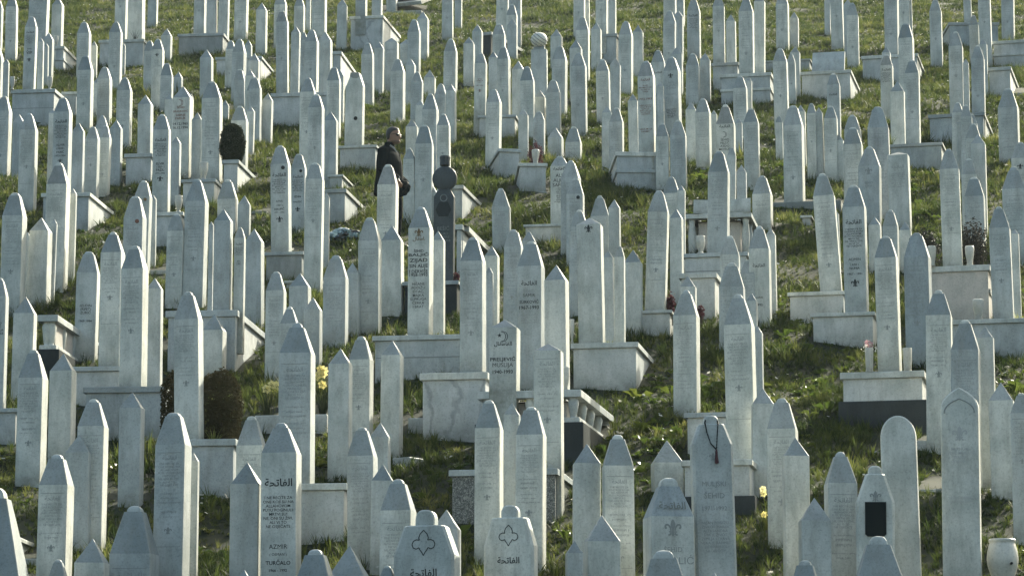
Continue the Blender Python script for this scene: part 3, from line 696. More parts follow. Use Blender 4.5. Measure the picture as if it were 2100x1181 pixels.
# ------------------------------------------------------------------ every gravestone in the photograph
# kind, crop, left, right edge of the front face, tip row, foot row ('-' hidden), options
STONES = """
H A0 50 133 -30 475
H A0 230 372 -260 370 on=ba
F A0 410 488 -20 365 on=ba back
H A0 190 278 135 712 on=bb ink=amirtop
F A0 297 342 300 712 on=bb back
F A0 345 416 262 640
F A0 352 386 345 700
H A0 617 712 178 640
F A0 725 772 330 620
H A0 617 725 447 1040
H A0 868 960 175 740
F A0 962 998 340 630
H A0 918 1003 -230 315 on=bc
F A0 1025 1138 -160 315 on=bc back
F A0 1180 1250 -60 230
H A0 1148 1225 328 740
H A0 1210 1298 313 880 ink=lilytext
F A0 1285 1360 230 520
H A0 1280 1372 507 900
F A0 1388 1448 572 760
H A0 1548 1630 -230 262 on=bd
F A0 1640 1722 -150 262 on=bd back
F A0 1738 1814 -150 262 on=bd back
H A0 1868 1963 -170 330
F A0 1598 1688 395 800
H A0 1795 1865 328 720
H A0 1845 1938 312 800
F A0 1950 2003 320 560
F A0 1980 2060 425 700
H A0 1868 1952 555 860
H A0 1968 2072 618 1130
F A0 1952 2020 556 930
H A0 1605 1748 652 B330 lean=-.6
F A0 1768 1822 798 980
G A0 1372 1510 690 B300 ink=elmana ch=.72
F A0 1312 1374 748 1150
F A0 1500 1538 745 980
F A0 1530 1608 898 B310
H A0 1615 1672 993 B300
F A0 1692 1742 1008 B200
H A0 1842 1962 845 B250
F A0 1960 2018 848 B150
H A0 1222 1346 913 B565 ink=elvir on=bbb
F A0 1102 1203 757 1225 on=bf back
F A0 572 660 978 B405 on=baa back
H A0 678 775 1013 B460
H A0 755 858 923 B410
H A0 775 866 1003 B420
F A0 878 965 957 B310
H A0 425 548 780 B410 ink=almir on=baa
F A0 378 432 865 B500
H A0 930 1036 618 B60
H A0 780 878 536 1010
F A0 740 793 625 960
H A0 -40 68 768 B265
H A0 -80 10 368 830
F A0 25 68 470 880
F A0 100 182 912 B270
H A0 155 280 903 B535
H A0 -60 12 0 420
F A1 20 97 22 460
H A1 165 255 -60 400
H A1 185 275 88 740 on=bh dcap
H A1 325 400 -30 280
F A1 415 452 -90 260
H A1 465 570 -170 330
F A1 290 355 213 720 on=bh back
H A1 365 425 260 720
H A1 405 503 238 760 on=bh
F A1 517 613 253 900
F A1 662 735 -10 415
H A1 815 893 -230 122 on=bi
F A1 942 1015 -150 120 on=bi back
H A1 1060 1135 -110 95
F A1 1300 1385 95 480
H A1 1225 1318 158 590
G A1 1045 1145 305 730 ink=arabic
G A1 1168 1255 315 560 ch=.5
H A1 862 950 345 838
F A1 957 1028 335 755
H A1 1092 1190 473 985
F A1 1210 1282 468 860
H A1 1250 1338 573 1050
F A1 1356 1443 558 790
H A1 1440 1525 667 1130
F A1 1532 1603 670 1155
H A1 1340 1455 748 B300
F A1 1285 1352 795 B100
H A1 1463 1560 907 B500
H A1 1285 1420 998 B680 ch=1.05
F A1 1215 1305 948 1320
H A1 1512 1608 310 745
F A1 1673 1753 296 700
H A1 1755 1845 424 915 on=bk ink=redsmall
F A1 1870 1938 414 915 on=bk back
H A1 1942 2033 374 915 on=bk
H A1 1905 2000 193 560
H A1 1930 2022 -210 330
H A1 1502 1585 -220 330
F A1 1602 1655 -150 240
H A1 583 683 538 1130
F A1 650 713 558 1000
S A1 727 865 590 1145 on=bm
H A1 367 480 617 B330
H A1 435 545 753 B372 on=bgg
F A1 555 660 890 B265 on=bgg2
H A1 -35 52 618 1150
F A1 65 140 743 1130
H A1 1845 1953 713 B210
F A1 1740 1815 195 560
H A2 -10 72 38 440
F A2 0 74 150 480
H A2 15 108 -130 390
F A2 40 130 484 910 on=bk back
T A2 193 318 262 1030
F A2 345 430 235 560
H A2 352 457 370 910
H A2 527 610 -220 320
F A2 615 655 -160 300
H A2 545 645 133 640
F A2 667 743 183 560
F A2 500 590 316 800
H A2 510 625 423 1085
H A2 702 788 -170 270 on=bp
F A2 802 860 -130 268 on=bp back
H A2 883 985 170 740
F A2 998 1075 203 610
H A2 712 813 474 1000
F A2 812 893 460 930
F A2 752 830 843 B250
H A2 808 915 857 B285
H A2 108 213 533 1110
F A2 212 296 718 1090
F A2 90 165 865 B150
H A2 205 292 888 B120 ch=.7 top=.5
H A2 312 415 640 1100
H A2 1247 1340 -140 430
F A2 1345 1405 -60 230
H A2 1237 1330 87 580
F A2 1318 1392 84 520
F A2 1305 1390 371 790
H A2 1152 1255 400 1000 ink=arabtop
H A2 1042 1165 488 B85 on=bq ink=redtop dcap
H A2 1247 1365 455 1110 ink=fleurtop
F A2 970 1045 748 B85 on=bq back
H A2 1183 1285 983 B430
H A2 1297 1420 958 B432
F A2 1175 1213 738 1130
F A2 1198 1250 655 1140
H A2 1432 1530 -10 490 ink=verse
H A2 1420 1520 430 830
F A2 1532 1613 424 815
H A2 1637 1728 -30 500 on=br
F A2 1745 1818 118 500 on=br back
H A2 1842 1953 -20 580 on=bs
F A2 1960 2042 -40 575 on=bs back
F A2 1970 2044 88 575 on=bs back
F A2 1420 1500 813 B190
H A2 1500 1610 788 B255
H A2 1660 1803 836 B340 ink=fejzic dcap ch=1.0
F A2 1620 1668 878 B130
H A2 1802 1905 610 1130
F A2 1900 1945 613 1100
F A2 1812 1868 943 B90
H A2 1885 2000 864 B415
H A2 460 580 1010 B180
F A2 322 432 1018 B130
H A3 118 212 -50 420
F A3 228 293 98 400
H A3 105 213 388 1100
H A3 213 275 428 860
F A3 232 306 371 830
H A3 505 550 -170 300
H A3 557 652 -220 390
H A3 682 775 25 545
F A3 662 730 -5 480
H A3 526 625 588 1100 ink=arabtop
H A3 980 1083 -170 435 on=bu
H A3 1090 1180 -230 380
F A3 1180 1208 -160 380
H A3 1097 1210 188 1000
H A3 950 1045 438 945 ink=verse dcap
F A3 965 1030 374 760
H A3 1345 1437 -4 535
H A3 1145 1255 483 1140 on=bv
F A3 1030 1140 648 1140 on=bv back
H A3 1497 1605 256 960
F A3 1615 1660 470 910 on=bw back
H A3 1672 1772 363 900 on=bw
F A3 1742 1803 308 810
H A3 1660 1735 123 520
H A3 1737 1830 -170 530 
F A3 1613 1672 -120 185 on=by
H A3 1910 2005 -170 320 on=by back
H A3 1885 2037 708 B205
H A3 115 172 925 B150
H A3 177 325 843 B520
F A3 285 355 838 B230
H A3 367 440 828 B305
F A3 440 500 858 B305
H A3 500 602 846 B310
H A3 662 785 918 B190
F A3 575 652 1068 B310
H A3 725 770 1078 B200
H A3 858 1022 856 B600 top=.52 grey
H A3 1515 1600 818 B250
H A3 1592 1682 838 B330
H A3 1638 1722 908 B300
H A3 1627 1742 983 B500
F A3 1560 1620 943 B320
H B0 362 520 170 1045 dcap on=bff0
F B0 540 595 375 1045 on=bff0 back
H B0 15 175 413 C260
F B0 205 236 722 C180
F B0 235 380 608 C225
F B0 388 436 618 C205
H B0 985 1135 440 C100 dot=red
H B0 1062 1182 313 1080 dot=gold
F B0 1110 1172 488 1075
F B0 1192 1242 428 1010
F B0 1362 1430 -40 480
H B0 1462 1622 302 C218
H B0 1325 1455 578 C222
H B0 1742 1885 303 760
F B0 1897 1990 430 790
F B0 1707 1835 543 C218 on=bxx
F B0 1655 1692 638 C218 on=bxx back
H B0 1865 1945 683 C245 ink=sidetext on=bxx
F B0 1957 2088 698 C360
H B0 607 770 880 C600 ink=izudin
H B0 802 965 720 C668 on=buu
H B0 967 1140 833 C830 on=bvv
F B0 1167 1283 1088 C830 on=bvv back
H B0 -85 42 1088 C1005 ink=lefttext on=bxl
H B1 130 270 35 880 on=bee ink=amir lean=-1.2 dot=ink
H B1 302 412 103 770 ink=edin dot=ink
H B1 402 538 170 C100
F B1 548 600 408 1000
H B1 988 1135 185 1010 lean=.6 dcap
F B1 1022 1180 670 C250
H B1 838 1000 610 C412
H B1 557 733 908 C515
F B1 733 838 968 C430
H B1 1195 1285 50 680
F B1 1365 1450 338 680
H B1 1230 1400 523 C405 on=bhh ink=baljic wk
F B1 1412 1513 713 C395 on=bhh back
D B1 1430 1590 120 1115 on=bob
H B1 1645 1823 768 C720 on=bye
F B1 1838 1942 833 C420
F B1 1840 1903 998 C715 on=bye back
H B1 1905 2042 375 860
H B1 1985 2120 705 C560
H B1 97 240 1037 C790
F B1 290 440 1048 C400
H B2 345 485 120 662 on=bkk ink=ali ch=.5
H B2 425 562 153 880
H B2 470 600 298 1000 dot=ink
H B2 490 625 547 C310
G B2 567 758 608 C472 on=bll ink=lily1 ch=.34
F B2 770 850 868 C465 on=bll back
H B2 850 930 834 C462 on=bll
H B2 665 810 433 900
F B2 808 893 463 935
F B2 925 1060 863 C490
H B2 1128 1285 393 C218 on=bmm lean=2.2
F B2 1295 1390 538 C200
H B2 1235 1362 281 700
F B2 1350 1410 350 1050
H B2 1605 1762 80 1020 lean=1.2
H B2 1742 1808 50 880
F B2 1827 1902 188 780
H B2 1947 2090 274 720
H B2 1925 2085 675 C400 ink=few
H B2 1692 1840 753 C180
H B2 1682 1875 966 C620
H B2 1842 1965 943 C400
F B2 1370 1495 1073 C480
H B2 -20 118 704 C520
F B2 112 218 711 C300
H B2 78 268 799 C875 ink=samir on=bzz0
F B2 302 470 984 C852 on=bzz back
H B3 405 572 253 1172 lean=-3.4 on=bpp
F B3 596 640 545 1172 on=bpp back
H B3 657 830 350 C218 on=bqq ink=admin
H B3 655 800 -110 560
H B3 770 935 45 700 ink=relieflily
G B3 1012 1175 88 700 ch=.2 ink=arabic
F B3 852 945 600 1050
H B3 962 1080 546 1130
F B3 1098 1190 638 1060
H B3 918 1088 758 C705 on=btt
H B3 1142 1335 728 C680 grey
H B3 1435 1588 63 990 on=brr
H B3 1595 1715 138 800
H B3 1620 1770 288 900
F B3 1675 1790 -60 780
H B3 1830 1992 520 C288 on=bss
F B3 2010 2068 698 C288 on=bss back
H B3 1925 2110 203 1000
H B3 1990 2130 8 880 ink=lilytext
F B3 45 118 690 C300
F C0 107 268 113 960
H C0 145 337 533 D470
F C0 402 578 563 D215
H C0 1375 1568 68 D92 on=bww lean=-1.5
F C0 1612 1778 250 760
H C0 617 825 923 D950
F C0 957 1128 873 D592
H C0 1232 1466 1033 D1350
H C0 1890 2098 1063 D900
F C1 405 530 118 660
H C1 205 335 190 1000
H C1 208 460 318 D443 on=byy ch=.82
F C1 597 762 523 D385
H C1 758 925 427 D240
F C1 1012 1165 458 D237
G C1 1877 2092 295 D332 on=bzz ink=preljevic ch=.34
H C1 70 350 1115 D1320 ink=azmir ch=.72
H C1 737 945 1148 D1130 lean=-1.0
F C1 925 1075 1113 D520
G C2 212 428 483 D315 on=bgr ch=.32
H C2 62 278 988 D1150
F C2 -30 92 953 D900
H C2 1318 1502 57 1085
H C2 1725 1945 92 D540 lean=-.8
F C2 1902 1985 80 780
F C2 1952 2030 340 1040
F C2 1950 2120 838 D600 rz=-6
K C2 1475 1800 1058 D1500 ink=rosary ch=.50 top=.62 kw=.36 kh=.22 rz=-10 lean=-1.2 plain
H C3 1302 1500 60 D195
H C3 1502 1722 297 D545
F C3 1730 1860 345 D490
O C3 1432 1730 838 D1300 ink=ogee
F C3 1817 2012 793 D610
H C3 1990 2160 878 D885
R C3 958 1238 1063 D1320 lean=-.8
H C3 45 272 918 D940
H D0 312 538 212 D1300
F D0 520 708 55 970 lean=-1.0
F D0 1490 1572 198 1260
F D0 605 840 883 1500
H D0 398 540 1048 1600
H D0 -330 190 470 1650 ch=1.3
F D0 1842 2068 278 1280
F D0 1880 1985 1128 1650
H D0 892 1215 623 1420
H D1 310 640 968 1650
F D1 590 900 938 1500
F D1 933 1105 290 1180
H D1 1008 1252 408 1400
K D1 1120 1600 655 1720 top=.66 kw=.32 kh=.26 ch=.48 ink=knoblily plain
F D1 1425 1628 650 1330
H D1 985 1125 1097 1700
K D1 1832 2230 618 1600 top=.68 kw=.34 kh=.25 ch=.55 ink=knoblily plain
F D2 527 742 128 1280 rz=-4
H D2 778 1015 56 1330 rz=-6
F D2 1165 1402 102 560 rz=-8
H D2 1148 1490 398 1560 rz=-14 ch=.70 top=.46 kw=.40 kh=.21 ink=darkcap plain gcap
H D2 1050 1480 975 1900 rz=-4
F D2 640 905 698 1500 rz=-10
F D2 470 600 900 1560 rz=-8
F D2 1580 1700 1150 1650
F D3 187 385 78 1230 rz=-8
H D3 528 762 190 1380 rz=-10
K D3 750 1055 305 1480 rz=-3 ch=.74 top=.5 kw=.36 kh=.22 ink=portrait plain name=headstone
H D3 720 1180 862 1900 rz=-8
F D3 317 552 558 1480 rz=-8
H D3 200 460 1053 1800
H D2 -260 -60 -220 1040
"""
BOX['bff0'] = BOX['bff']
PORTRAIT = ROSARY = None
for i, ln in enumerate(STONES.strip().split('\n')):
    f = ln.split(); o = parse_opts(f[6:])
    r = stone(f[0], f[1], f[2], f[3], f[4], f[5], o, i)
    if o.get('ink') == 'portrait': PORTRAIT = r
    if o.get('ink') == 'rosary': ROSARY = r
root, W, t, h, hs = PORTRAIT
bm = bmesh.new(); q = W * .275
extrude(bm, [(-q + .02, hs - W * .90), (q - .02, hs - W * .90), (q, hs - W * .84), (q, hs), (-q, hs), (-q, hs - W * .84)], -t / 2 - .012, -t / 2 + .004, .003); build('photo_plate', bm, M['metal'], root)
root, W, t, h, hs = ROSARY
bm = bmesh.new(); zk = hs + .52 * W; yk = -t / 2
zk = hs + .50 * W; cord = [(-.15 * W, yk * .6 - .006, zk + .09 * W), (-.17 * W, yk * .62 - .008, zk + .03 * W), (-.17 * W, yk * .9 - .012, zk - .02 * W), (-.14 * W, yk * .96 - .014, zk - .22 * W), (-.06 * W, yk - .014, zk - .48 * W), (.07 * W, yk - .014, zk - .63 * W), (.085 * W, yk - .014, zk - .57 * W), (.11 * W, yk * .96 - .014, zk - .28 * W), (.14 * W, yk * .9 - .012, zk - .02 * W), (.15 * W, yk * .62 - .008, zk + .03 * W), (.14 * W, yk * .6 - .006, zk + .09 * W)]
for i in range(len(cord) - 1):
    a, b_ = Vector(cord[i]), Vector(cord[i + 1])
    for k in range(8):
        c_ = a.lerp(b_, k / 8); bmesh.ops.create_icosphere(bm, subdivisions=1, radius=.0062, matrix=Matrix.Translation(c_))
rp_ = root.matrix_basis if False else None
ros = build('prayer_beads', bm, M['metal']); ros.location = root.location; ros.rotation_euler = root.rotation_euler
bm = bmesh.new(); lathe(bm, [(.005, .01), (.010, -.01), (.009, -.03), (.017, -.10), (.002, -.104)], 10, .075 * W, yk - .016)
for v in bm.verts: v.co.z += zk - .66 * W
build('tassel', bm, M['redleaf'], ros)
tag(ros, 'black prayer beads with a dark red tassel hung over a knobbed headstone', 'prayer beads')

# ------------------------------------------------------------------ vases, plants and small things on and between the graves
def on_box(bid, px, back=.13):
    b_ = BOX[bid]; d = b_['d'] + back; z = b_['top'] - .001
    return Vector(((px - CW / 2) * d / FPX, (d - z * SP) / CP, z)), FPX / d
def on_ground(px, py):
    p = world(px, py, depth_of(py)); p.z = gz(p.x, p.y); return p, FPX / depth_of(py)
PROFS = {'tulip': [(.30, 0), (.34, .04), (.22, .10), (.20, .16), (.34, .34), (.46, .62), (.47, .78), (.42, .90), (.48, .98), (.44, 1), (.38, .97), (.36, .85)],
         'beaker': [(.36, 0), (.38, .05), (.30, .12), (.34, .30), (.46, .60), (.50, .86), (.47, .97), (.42, 1), (.40, .95)],
         'urn': [(.20, 0), (.22, .03), (.19, .07), (.25, .18), (.36, .34), (.46, .50), (.50, .64), (.48, .78), (.42, .90), (.40, .935), (.42, .95), (.43, .975), (.415, 1), (.37, .99), (.35, .93)],
         'square': [(.40, 0), (.42, .06), (.38, .10), (.42, .5), (.47, .97), (.45, 1), (.42, .98)]}
VASES = """
A0 75 118 615 712 bb tulip|small white stone vase at the left end of a pale grave top
A0 372 420 615 712 bb tulip|small white vase right of the black-lettered stone at upper left
A0 430 465 290 370 ba tulip|pale vase standing in front of a plain footstone near the top left corner
B0 1585 1660 170 303 bcc tulip|white marble vase on grave left of the round clipped bush
B0 1390 1455 435 570 bbb tulip|sunlit white vase at the foot of a lettered headstone
B2 195 258 68 176 bjj beaker|white vase in front of a dark red plant
B2 1500 1582 755 890 bnn2 tulip|rounded white vase on the lower step of the balustraded grave
B3 1330 1402 835 993 brr beaker|cream vase left of the pillar in front of the dark shrub
B3 1630 1705 835 993 brr beaker|cream vase right of the pillar in front of the dark shrub
C3 1690 1782 132 290 bss beaker|grey-white vase in the shade of a niche at the right
C3 830 905 520 708 btt square|tall white vase holding pink and white flowers
C3 1130 1212 520 708 btt square|square cream vase right of the pillar on the stained grave
C2 440 500 670 860 bzz tulip|grey vase on the corner of the balustraded grave
C2 497 537 290 478 bll tulip|slim vase on the left end of the lily headstone's grave
"""
for ln in VASES.strip().split('\n'):
    sp_, lab = ln.split('|'); f = sp_.split(); cr = f[0]
    x0, x1 = float(f[1]) * S + OX[cr[1]], float(f[2]) * S + OX[cr[1]]
    p, s = on_box(f[5], (x0 + x1) / 2); h = height_to(p, yy(f[3], cr[0])); Wv = (x1 - x0) / s
    bm = bmesh.new(); lathe(bm, [(r * Wv, z * h) for r, z in PROFS[f[6]]], 8 if f[6] == 'square' else 18)
    o = build('flower_vase', bm, M['ceramic'], None, f[6] != 'square'); o.location = p
    tag(o, lab, 'vase', 'flower vases on the graves')
p, s = on_ground(1934 * S + 1560, 1285 * S + 877); h = height_to(p, 885 * S + 877); Wv = 252 * S / s
root = empty('stone_urn', p); bm = bmesh.new(); lathe(bm, [(r * Wv, z * h) for r, z in PROFS['urn']], 32); u = build('body', bm, M['ceramic'], root, True)
bm = bmesh.new(); lathe(bm, [(.011, 0), (.011, .03)], 10); q = build('drain_hole', bm, M['metal'], root); q.rotation_euler = (math.pi / 2, 0, 0); q.location = (.05, -Wv * .47, h * .56)
tag(root, 'large cream urn with a small round hole in the bottom right corner', 'urn')

def leafquad(bm, c, nrm, size, asp=.55):
    nrm = nrm.normalized(); a = nrm.orthogonal().normalized()
    a = Matrix.Rotation(random.uniform(0, 6.28), 3, nrm) @ a; b_ = nrm.cross(a)
    v = [bm.verts.new(c + a * size * x + b_ * size * asp * y + nrm * size * k) for x, y, k in ((-.5, 0, 0), (0, -.5, .12), (.5, 0, -.08), (0, .5, .12))]
    bm.faces.new(v)
def rv():
    while True:
        v = Vector((random.uniform(-1, 1), random.uniform(-1, 1), random.uniform(-1, 1)))
        if .05 < v.length < 1: return v
def shrub(name, p, rx, ry, z0, z1, n_, size, m, label, cat='shrub', pw=1.0, shell=.75, twigs=8, lump=.18):
    root = empty(name, p); bm = bmesh.new(); zc, rz_ = (z0 + z1) / 2, (z1 - z0) / 2
    for _ in range(n_):
        v = rv(); dr = v.normalized(); k = random.uniform(shell, 1) if random.random() < .8 else random.uniform(.2, shell)
        sq = (abs(dr.x) ** (2 * pw) + abs(dr.y) ** (2 * pw) + abs(dr.z) ** (2 * pw)) ** (-1 / (2 * pw))
        k *= sq * (1 + lump * noise.noise(dr * 2.3 + Vector((p.x, p.y, 0))))
        c = Vector((dr.x * rx * k, dr.y * ry * k, zc + dr.z * rz_ * k))
        leafquad(bm, c, dr + rv() * .9, size * random.uniform(.6, 1.3))
    build('foliage', bm, m, root)
    bm = bmesh.new()
    for i in range(twigs):
        d_ = rv(); e = Vector((d_.x * rx * .6, d_.y * ry * .6, zc + rz_ * .4 * random.random()))
        tube(bm, [(d_.x * .03, d_.y * .03, -.1), tuple(e * .5 + Vector((0, 0, .02))), tuple(e)], [.012, .008, .004], 5)
    build('stems', bm, M['soil'], root); tag(root, label, cat); return root
p, s = on_box('bdd', 476, .55); zt = height_to(p, 247); rr = 26 / s
shrub('clipped_bush', p - Vector((0, 0, .05)), rr, rr, .02, zt, 9000, .034, M['bushgreen'], 'dark round clipped bush growing in a small white grave', 'bush', 1.08, .8, 8, .14)
p, s = on_box('bww', 352, .75); zt = height_to(p, 743)
shrub('clipped_bush', p - Vector((0, 0, .1)), 23 / s, .2, .0, zt, 3600, .034, M['bushbrown'], 'brown clipped bush half hidden left behind the leaning headstone', 'bush', 1.7, .8)
p, s = on_box('bww', 450, .62); zt = height_to(p, 741)
shrub('clipped_bush', p - Vector((0, 0, .1)), 44 / s, .33, .0, zt, 7000, .034, M['bushbrown'], 'big brown clipped bush right of the leaning headstone', 'bush', 1.6, .8)
p, s = on_box('brr', 1898, .6); zt = height_to(p, 452)
shrub('evergreen_shrub', p - Vector((0, 0, .1)), 34 / s, .33, .0, zt, 2600, .04, M['twig'], 'dark twiggy shrub left of the pillar between two cream vases', 'shrub', 1.1, .4, 22, .5)
p, s = on_box('brr', 1998, .75); zt = height_to(p, 434)
shrub('evergreen_shrub', p - Vector((0, 0, .1)), 34 / s, .33, .0, zt, 2600, .04, M['twig'], 'dark twiggy shrub right of the pillar between two cream vases', 'shrub', 1.1, .4, 22, .5)
for bid, px, ty, hw, n_, lab, back in (('bjj', 1098, 287, 18, 1700, 'dark red leafy plant growing behind a white vase', .4), ('bmm', 1374, 592, 13, 420, 'dark red plant at the foot of the right-leaning pillar', .3),
                                 ('bmm', 1436, 618, 10, 260, 'small dark red plant hanging over the grave edge', .6), ('bob', 936, 548, 8, 160, 'small red flowers beside the dark ball-topped stone', .2)):
    p, s = on_box(bid, px, back); zt = height_to(p, ty)
    shrub('red_plant', p - Vector((0, 0, .04)), hw / s, hw / s * .8, 0, max(zt, .1), n_, .036, M['redleaf'], lab, 'plant', 1, .3, 10, .5)
for px, py, hw, hh, n_, lab in ((1136, 478, 9, 22, 200, 'small pink flowering plant on the turf below the lettered gable stone'),):
    p, s = on_ground(px, py + 6); shrub('pink_flower', p, hw / s, hw / s, .02, hh / s, n_, .03, M['pinkpetal'], lab, 'plant', 1, .3, 8, .4)
def blades(bm, c, n_, L, wd, spread, curl=.5):
    for _ in range(n_):
        a = random.uniform(0, 6.28); out = Vector((math.cos(a), math.sin(a), 0)); side = Vector((-out.y, out.x, 0)); l_ = L * random.uniform(.55, 1.1); sp_ = spread * random.uniform(.2, 1)
        b0 = Vector(c) + out * .03 * random.random(); prev = None
        for k in range(4):
            f = k / 3; q = b0 + out * sp_ * l_ * f ** 1.6 + Vector((0, 0, l_ * (f - curl * .5 * sp_ * f * f))); hw = wd * (1 - f ** 1.5) * .5 + .0004
            r2 = (bm.verts.new(q - side * hw), bm.verts.new(q + side * hw))
            if prev: bm.faces.new((prev[0], prev[1], r2[1], r2[0]))
            prev = r2
for bid, px, hh, n_, m, lab, back in (('bww', 438, 34, 40, 'spike', 'yellow-green spiky leaves between two pale pillars at left', .3), ('bhh', 852, 38, 80, 'grass', 'dense green grass tuft left of the lily-emblem headstone', .3), ('bhh', 818, 38, 80, 'grass', 'green grass clump at the left end of the long white grave', .3),
                                 ('bhh', 894, 18, 40, 'spike', 'low yellow-green tuft between headstone and footstone of the long grave', .3), ('bhh', 926, 26, 60, 'grass', 'green tuft right of the footstone on the long grave', .35), ('bqq', 1727, 15, 26, 'grass', 'short fern-like green leaves left of a black-lettered headstone', .25), ('bqq', 1789, 24, 26, 'spike', 'upright pale green shoots right of a black-lettered headstone', .3),
                                 ('bgr', 1126, 26, 40, 'spike', 'straggling pale grass tuft on the speckled granite grave', .2), ('bv', 1826, 26, 40, 'grass', 'grass tuft left of a pillar on a blue-grey grave', .25), ('bc', 277, 22, 16, 'twig', 'bare twig standing before a pale pillar near the top', .1), ('bss', 2090, 22, 30, 'spike', 'pale grass shoots at the right edge grave', .2), ('bll', 1252, 12, 40, 'spike', 'dry straw tuft on the lily headstone grave', .3), ('baa', 118, 40, 30, 'bushgreen', 'dark leafy stems beside a pillar at the left edge', .3)):
    p, s = on_box(bid, px, back); root = empty('grass_tuft', p - Vector((0, 0, .05))); bm = bmesh.new(); blades(bm, (0, 0, 0), n_, hh / s + .05, .012, .8)
    build('leaves', bm, M[m], root); tag(root, lab, 'plant', 'tufts growing on the graves')
# daffodils
def daffodil(p, h, r, lab, grp=None, face=0):
    root = empty('daffodil', p); bm = bmesh.new(); tube(bm, [(0, 0, -.05), (.01, 0, h * .5), (.03 * math.cos(face), -.02, h)], .004, 5); build('stem', bm, M['spike'], root)
    bm = bmesh.new(); c = Vector((.03 * math.cos(face), -.025, h)); nrm = Vector((.5 * math.cos(face), -1, .12)).normalized(); a = nrm.orthogonal().normalized(); b_ = nrm.cross(a)
    for k in range(6):
        q = 2 * math.pi * k / 6; u = a * math.cos(q) + b_ * math.sin(q); v_ = nrm.cross(u)
        bm.faces.new([bm.verts.new(c + w_) for w_ in (u * .2 * r, u * .62 * r - v_ * .36 * r, u * 1.0 * r - nrm * .1 * r, u * .62 * r + v_ * .36 * r)])
    fl = build('petals', bm, M['petal'], root); bm = bmesh.new()
    prev = None
    for k_, (rad, up) in enumerate(((.12, 0), (.26, .2), (.28, .5), (.36, .6))):
        ring = [bm.verts.new(c + nrm * r * up + (a * math.cos(2 * math.pi * i / 10) + b_ * math.sin(2 * math.pi * i / 10)) * r * rad) for i in range(10)]
        if prev:
            for i in range(10): bm.faces.new((prev[i], prev[(i + 1) % 10], ring[(i + 1) % 10], ring[i]))
        prev = ring
    build('trumpet', bm, M['petal'], fl); tag(root, lab, 'flower', grp)
G1 = 'pale daffodils around a headstone'
for px, py, base, lab in ((542, 798, 846, 'lowest left pale daffodil left of the headstone'), (553, 789, 846, 'middle daffodil of the cluster left of the headstone'), (563, 791, 848, 'daffodil nearest the headstone on its left'), (657, 757, 850, 'topmost pale daffodil right of the headstone'), (668, 767, 850, 'right-hand daffodil right of the headstone'), (655, 772, 852, 'middle daffodil right of the headstone'), (657, 789, 852, 'lowest daffodil right of the headstone'), (664, 760, 848, 'upper right daffodil right of the headstone')):
    p, s = on_ground(px, base); daffodil(p, height_to(p, py), 10.5 / s, lab, G1, random.uniform(0, 3))
for px, py, base, lab in ((1568, 1003, 1075, 'yellow daffodil highest beside a headstone in the foreground'), (1570, 1055, 1082, 'orange-yellow daffodil lowest beside a headstone in the foreground'), (1569, 1012, 1078, 'small half-open daffodil between two others in the foreground')):
    p, s = on_ground(px, base); daffodil(p, height_to(p, py), 8 / s, lab, 'daffodils in the foreground', 2)
p, s = on_ground(1573, 1085); root = empty('daffodil_leaves', p); bm = bmesh.new(); blades(bm, (0, 0, -.03), 26, 52 / s, .014, .5); build('leaves', bm, M['grass'], root); tag(root, 'narrow green daffodil leaves beside a foreground headstone', 'plant')
for px, by in ((548, 862), (662, 862)):
    p, s = on_ground(px, by); root = empty('daffodil_leaves', p); bm = bmesh.new(); blades(bm, (0, 0, -.03), 40, 75 / s, .016, .5); build('leaves', bm, M['bushgreen'], root); tag(root, 'dark narrow leaves under the pale daffodils %s of the headstone' % ('left' if px < 600 else 'right'), 'plant')
# flowers in the white vase
p, s = on_box('btt', 867 * S + 1560, .13); zt = height_to(p, 520 * S + 580)
root = empty('flower_bunch', p + Vector((0, 0, zt - .01))); bm = bmesh.new()
for _ in range(40): leafquad(bm, Vector((random.gauss(-.005, .022), random.gauss(0, .02), random.uniform(.02, .09))), rv(), .03)
build('pink_petals', bm, M['pinkpetal'], root); bm = bmesh.new()
for _ in range(34): leafquad(bm, Vector((random.gauss(.0, .04), random.gauss(-.01, .02), random.uniform(-.03, .05))), rv(), .034)
build('white_petals', bm, M['white'], root); tag(root, 'pink and white flower bunch in a tall white vase', 'flowers')
# crumpled plastic bag
p, s = on_ground(706, 500); bm = bmesh.new(); bmesh.ops.create_icosphere(bm, subdivisions=4, radius=1)
for v in bm.verts:
    c = v.co.copy(); k = 1 + .45 * noise.noise(c * 1.7 + Vector((4, 0, 0))) + .25 * abs(noise.noise(c * 4.5)); v.co = Vector((c.x * .20 * k, c.y * .13 * k, .06 + c.z * .10 * k))
pb = mat('teal plastic film', (.10, .17, .19), .18, .6); n, l, b = nodes(pb); geo = n.new('ShaderNodeNewGeometry')
rp = ramp(n, [(.46, (.015, .018, .02)), (.52, (.12, .2, .22)), (.66, (.42, .52, .52))]); l.new(nz(n, l, geo.outputs['Position'], 11, 3), rp.inputs[0]); l.new(rp.outputs[0], b.inputs['Base Color'])
o = build('plastic_bag', bm, pb, None, False); o.location = p; tag(o, 'crumpled teal and black plastic bag lying on the grass', 'bag')
p, s = on_ground(683, 490); bm = bmesh.new(); bmesh.ops.create_icosphere(bm, subdivisions=3, radius=1)
for v in bm.verts:
    c = v.co.copy(); k = 1 + .6 * noise.noise(c * 2.1 + Vector((9, 0, 0))); v.co = Vector((c.x * .09 * k, c.y * .07 * k, .03 + c.z * .045 * k))
o = build('paper_scrap', bm, M['white'], None, False); o.location = p; tag(o, 'crumpled white paper left of the plastic bag on the grass', 'litter')
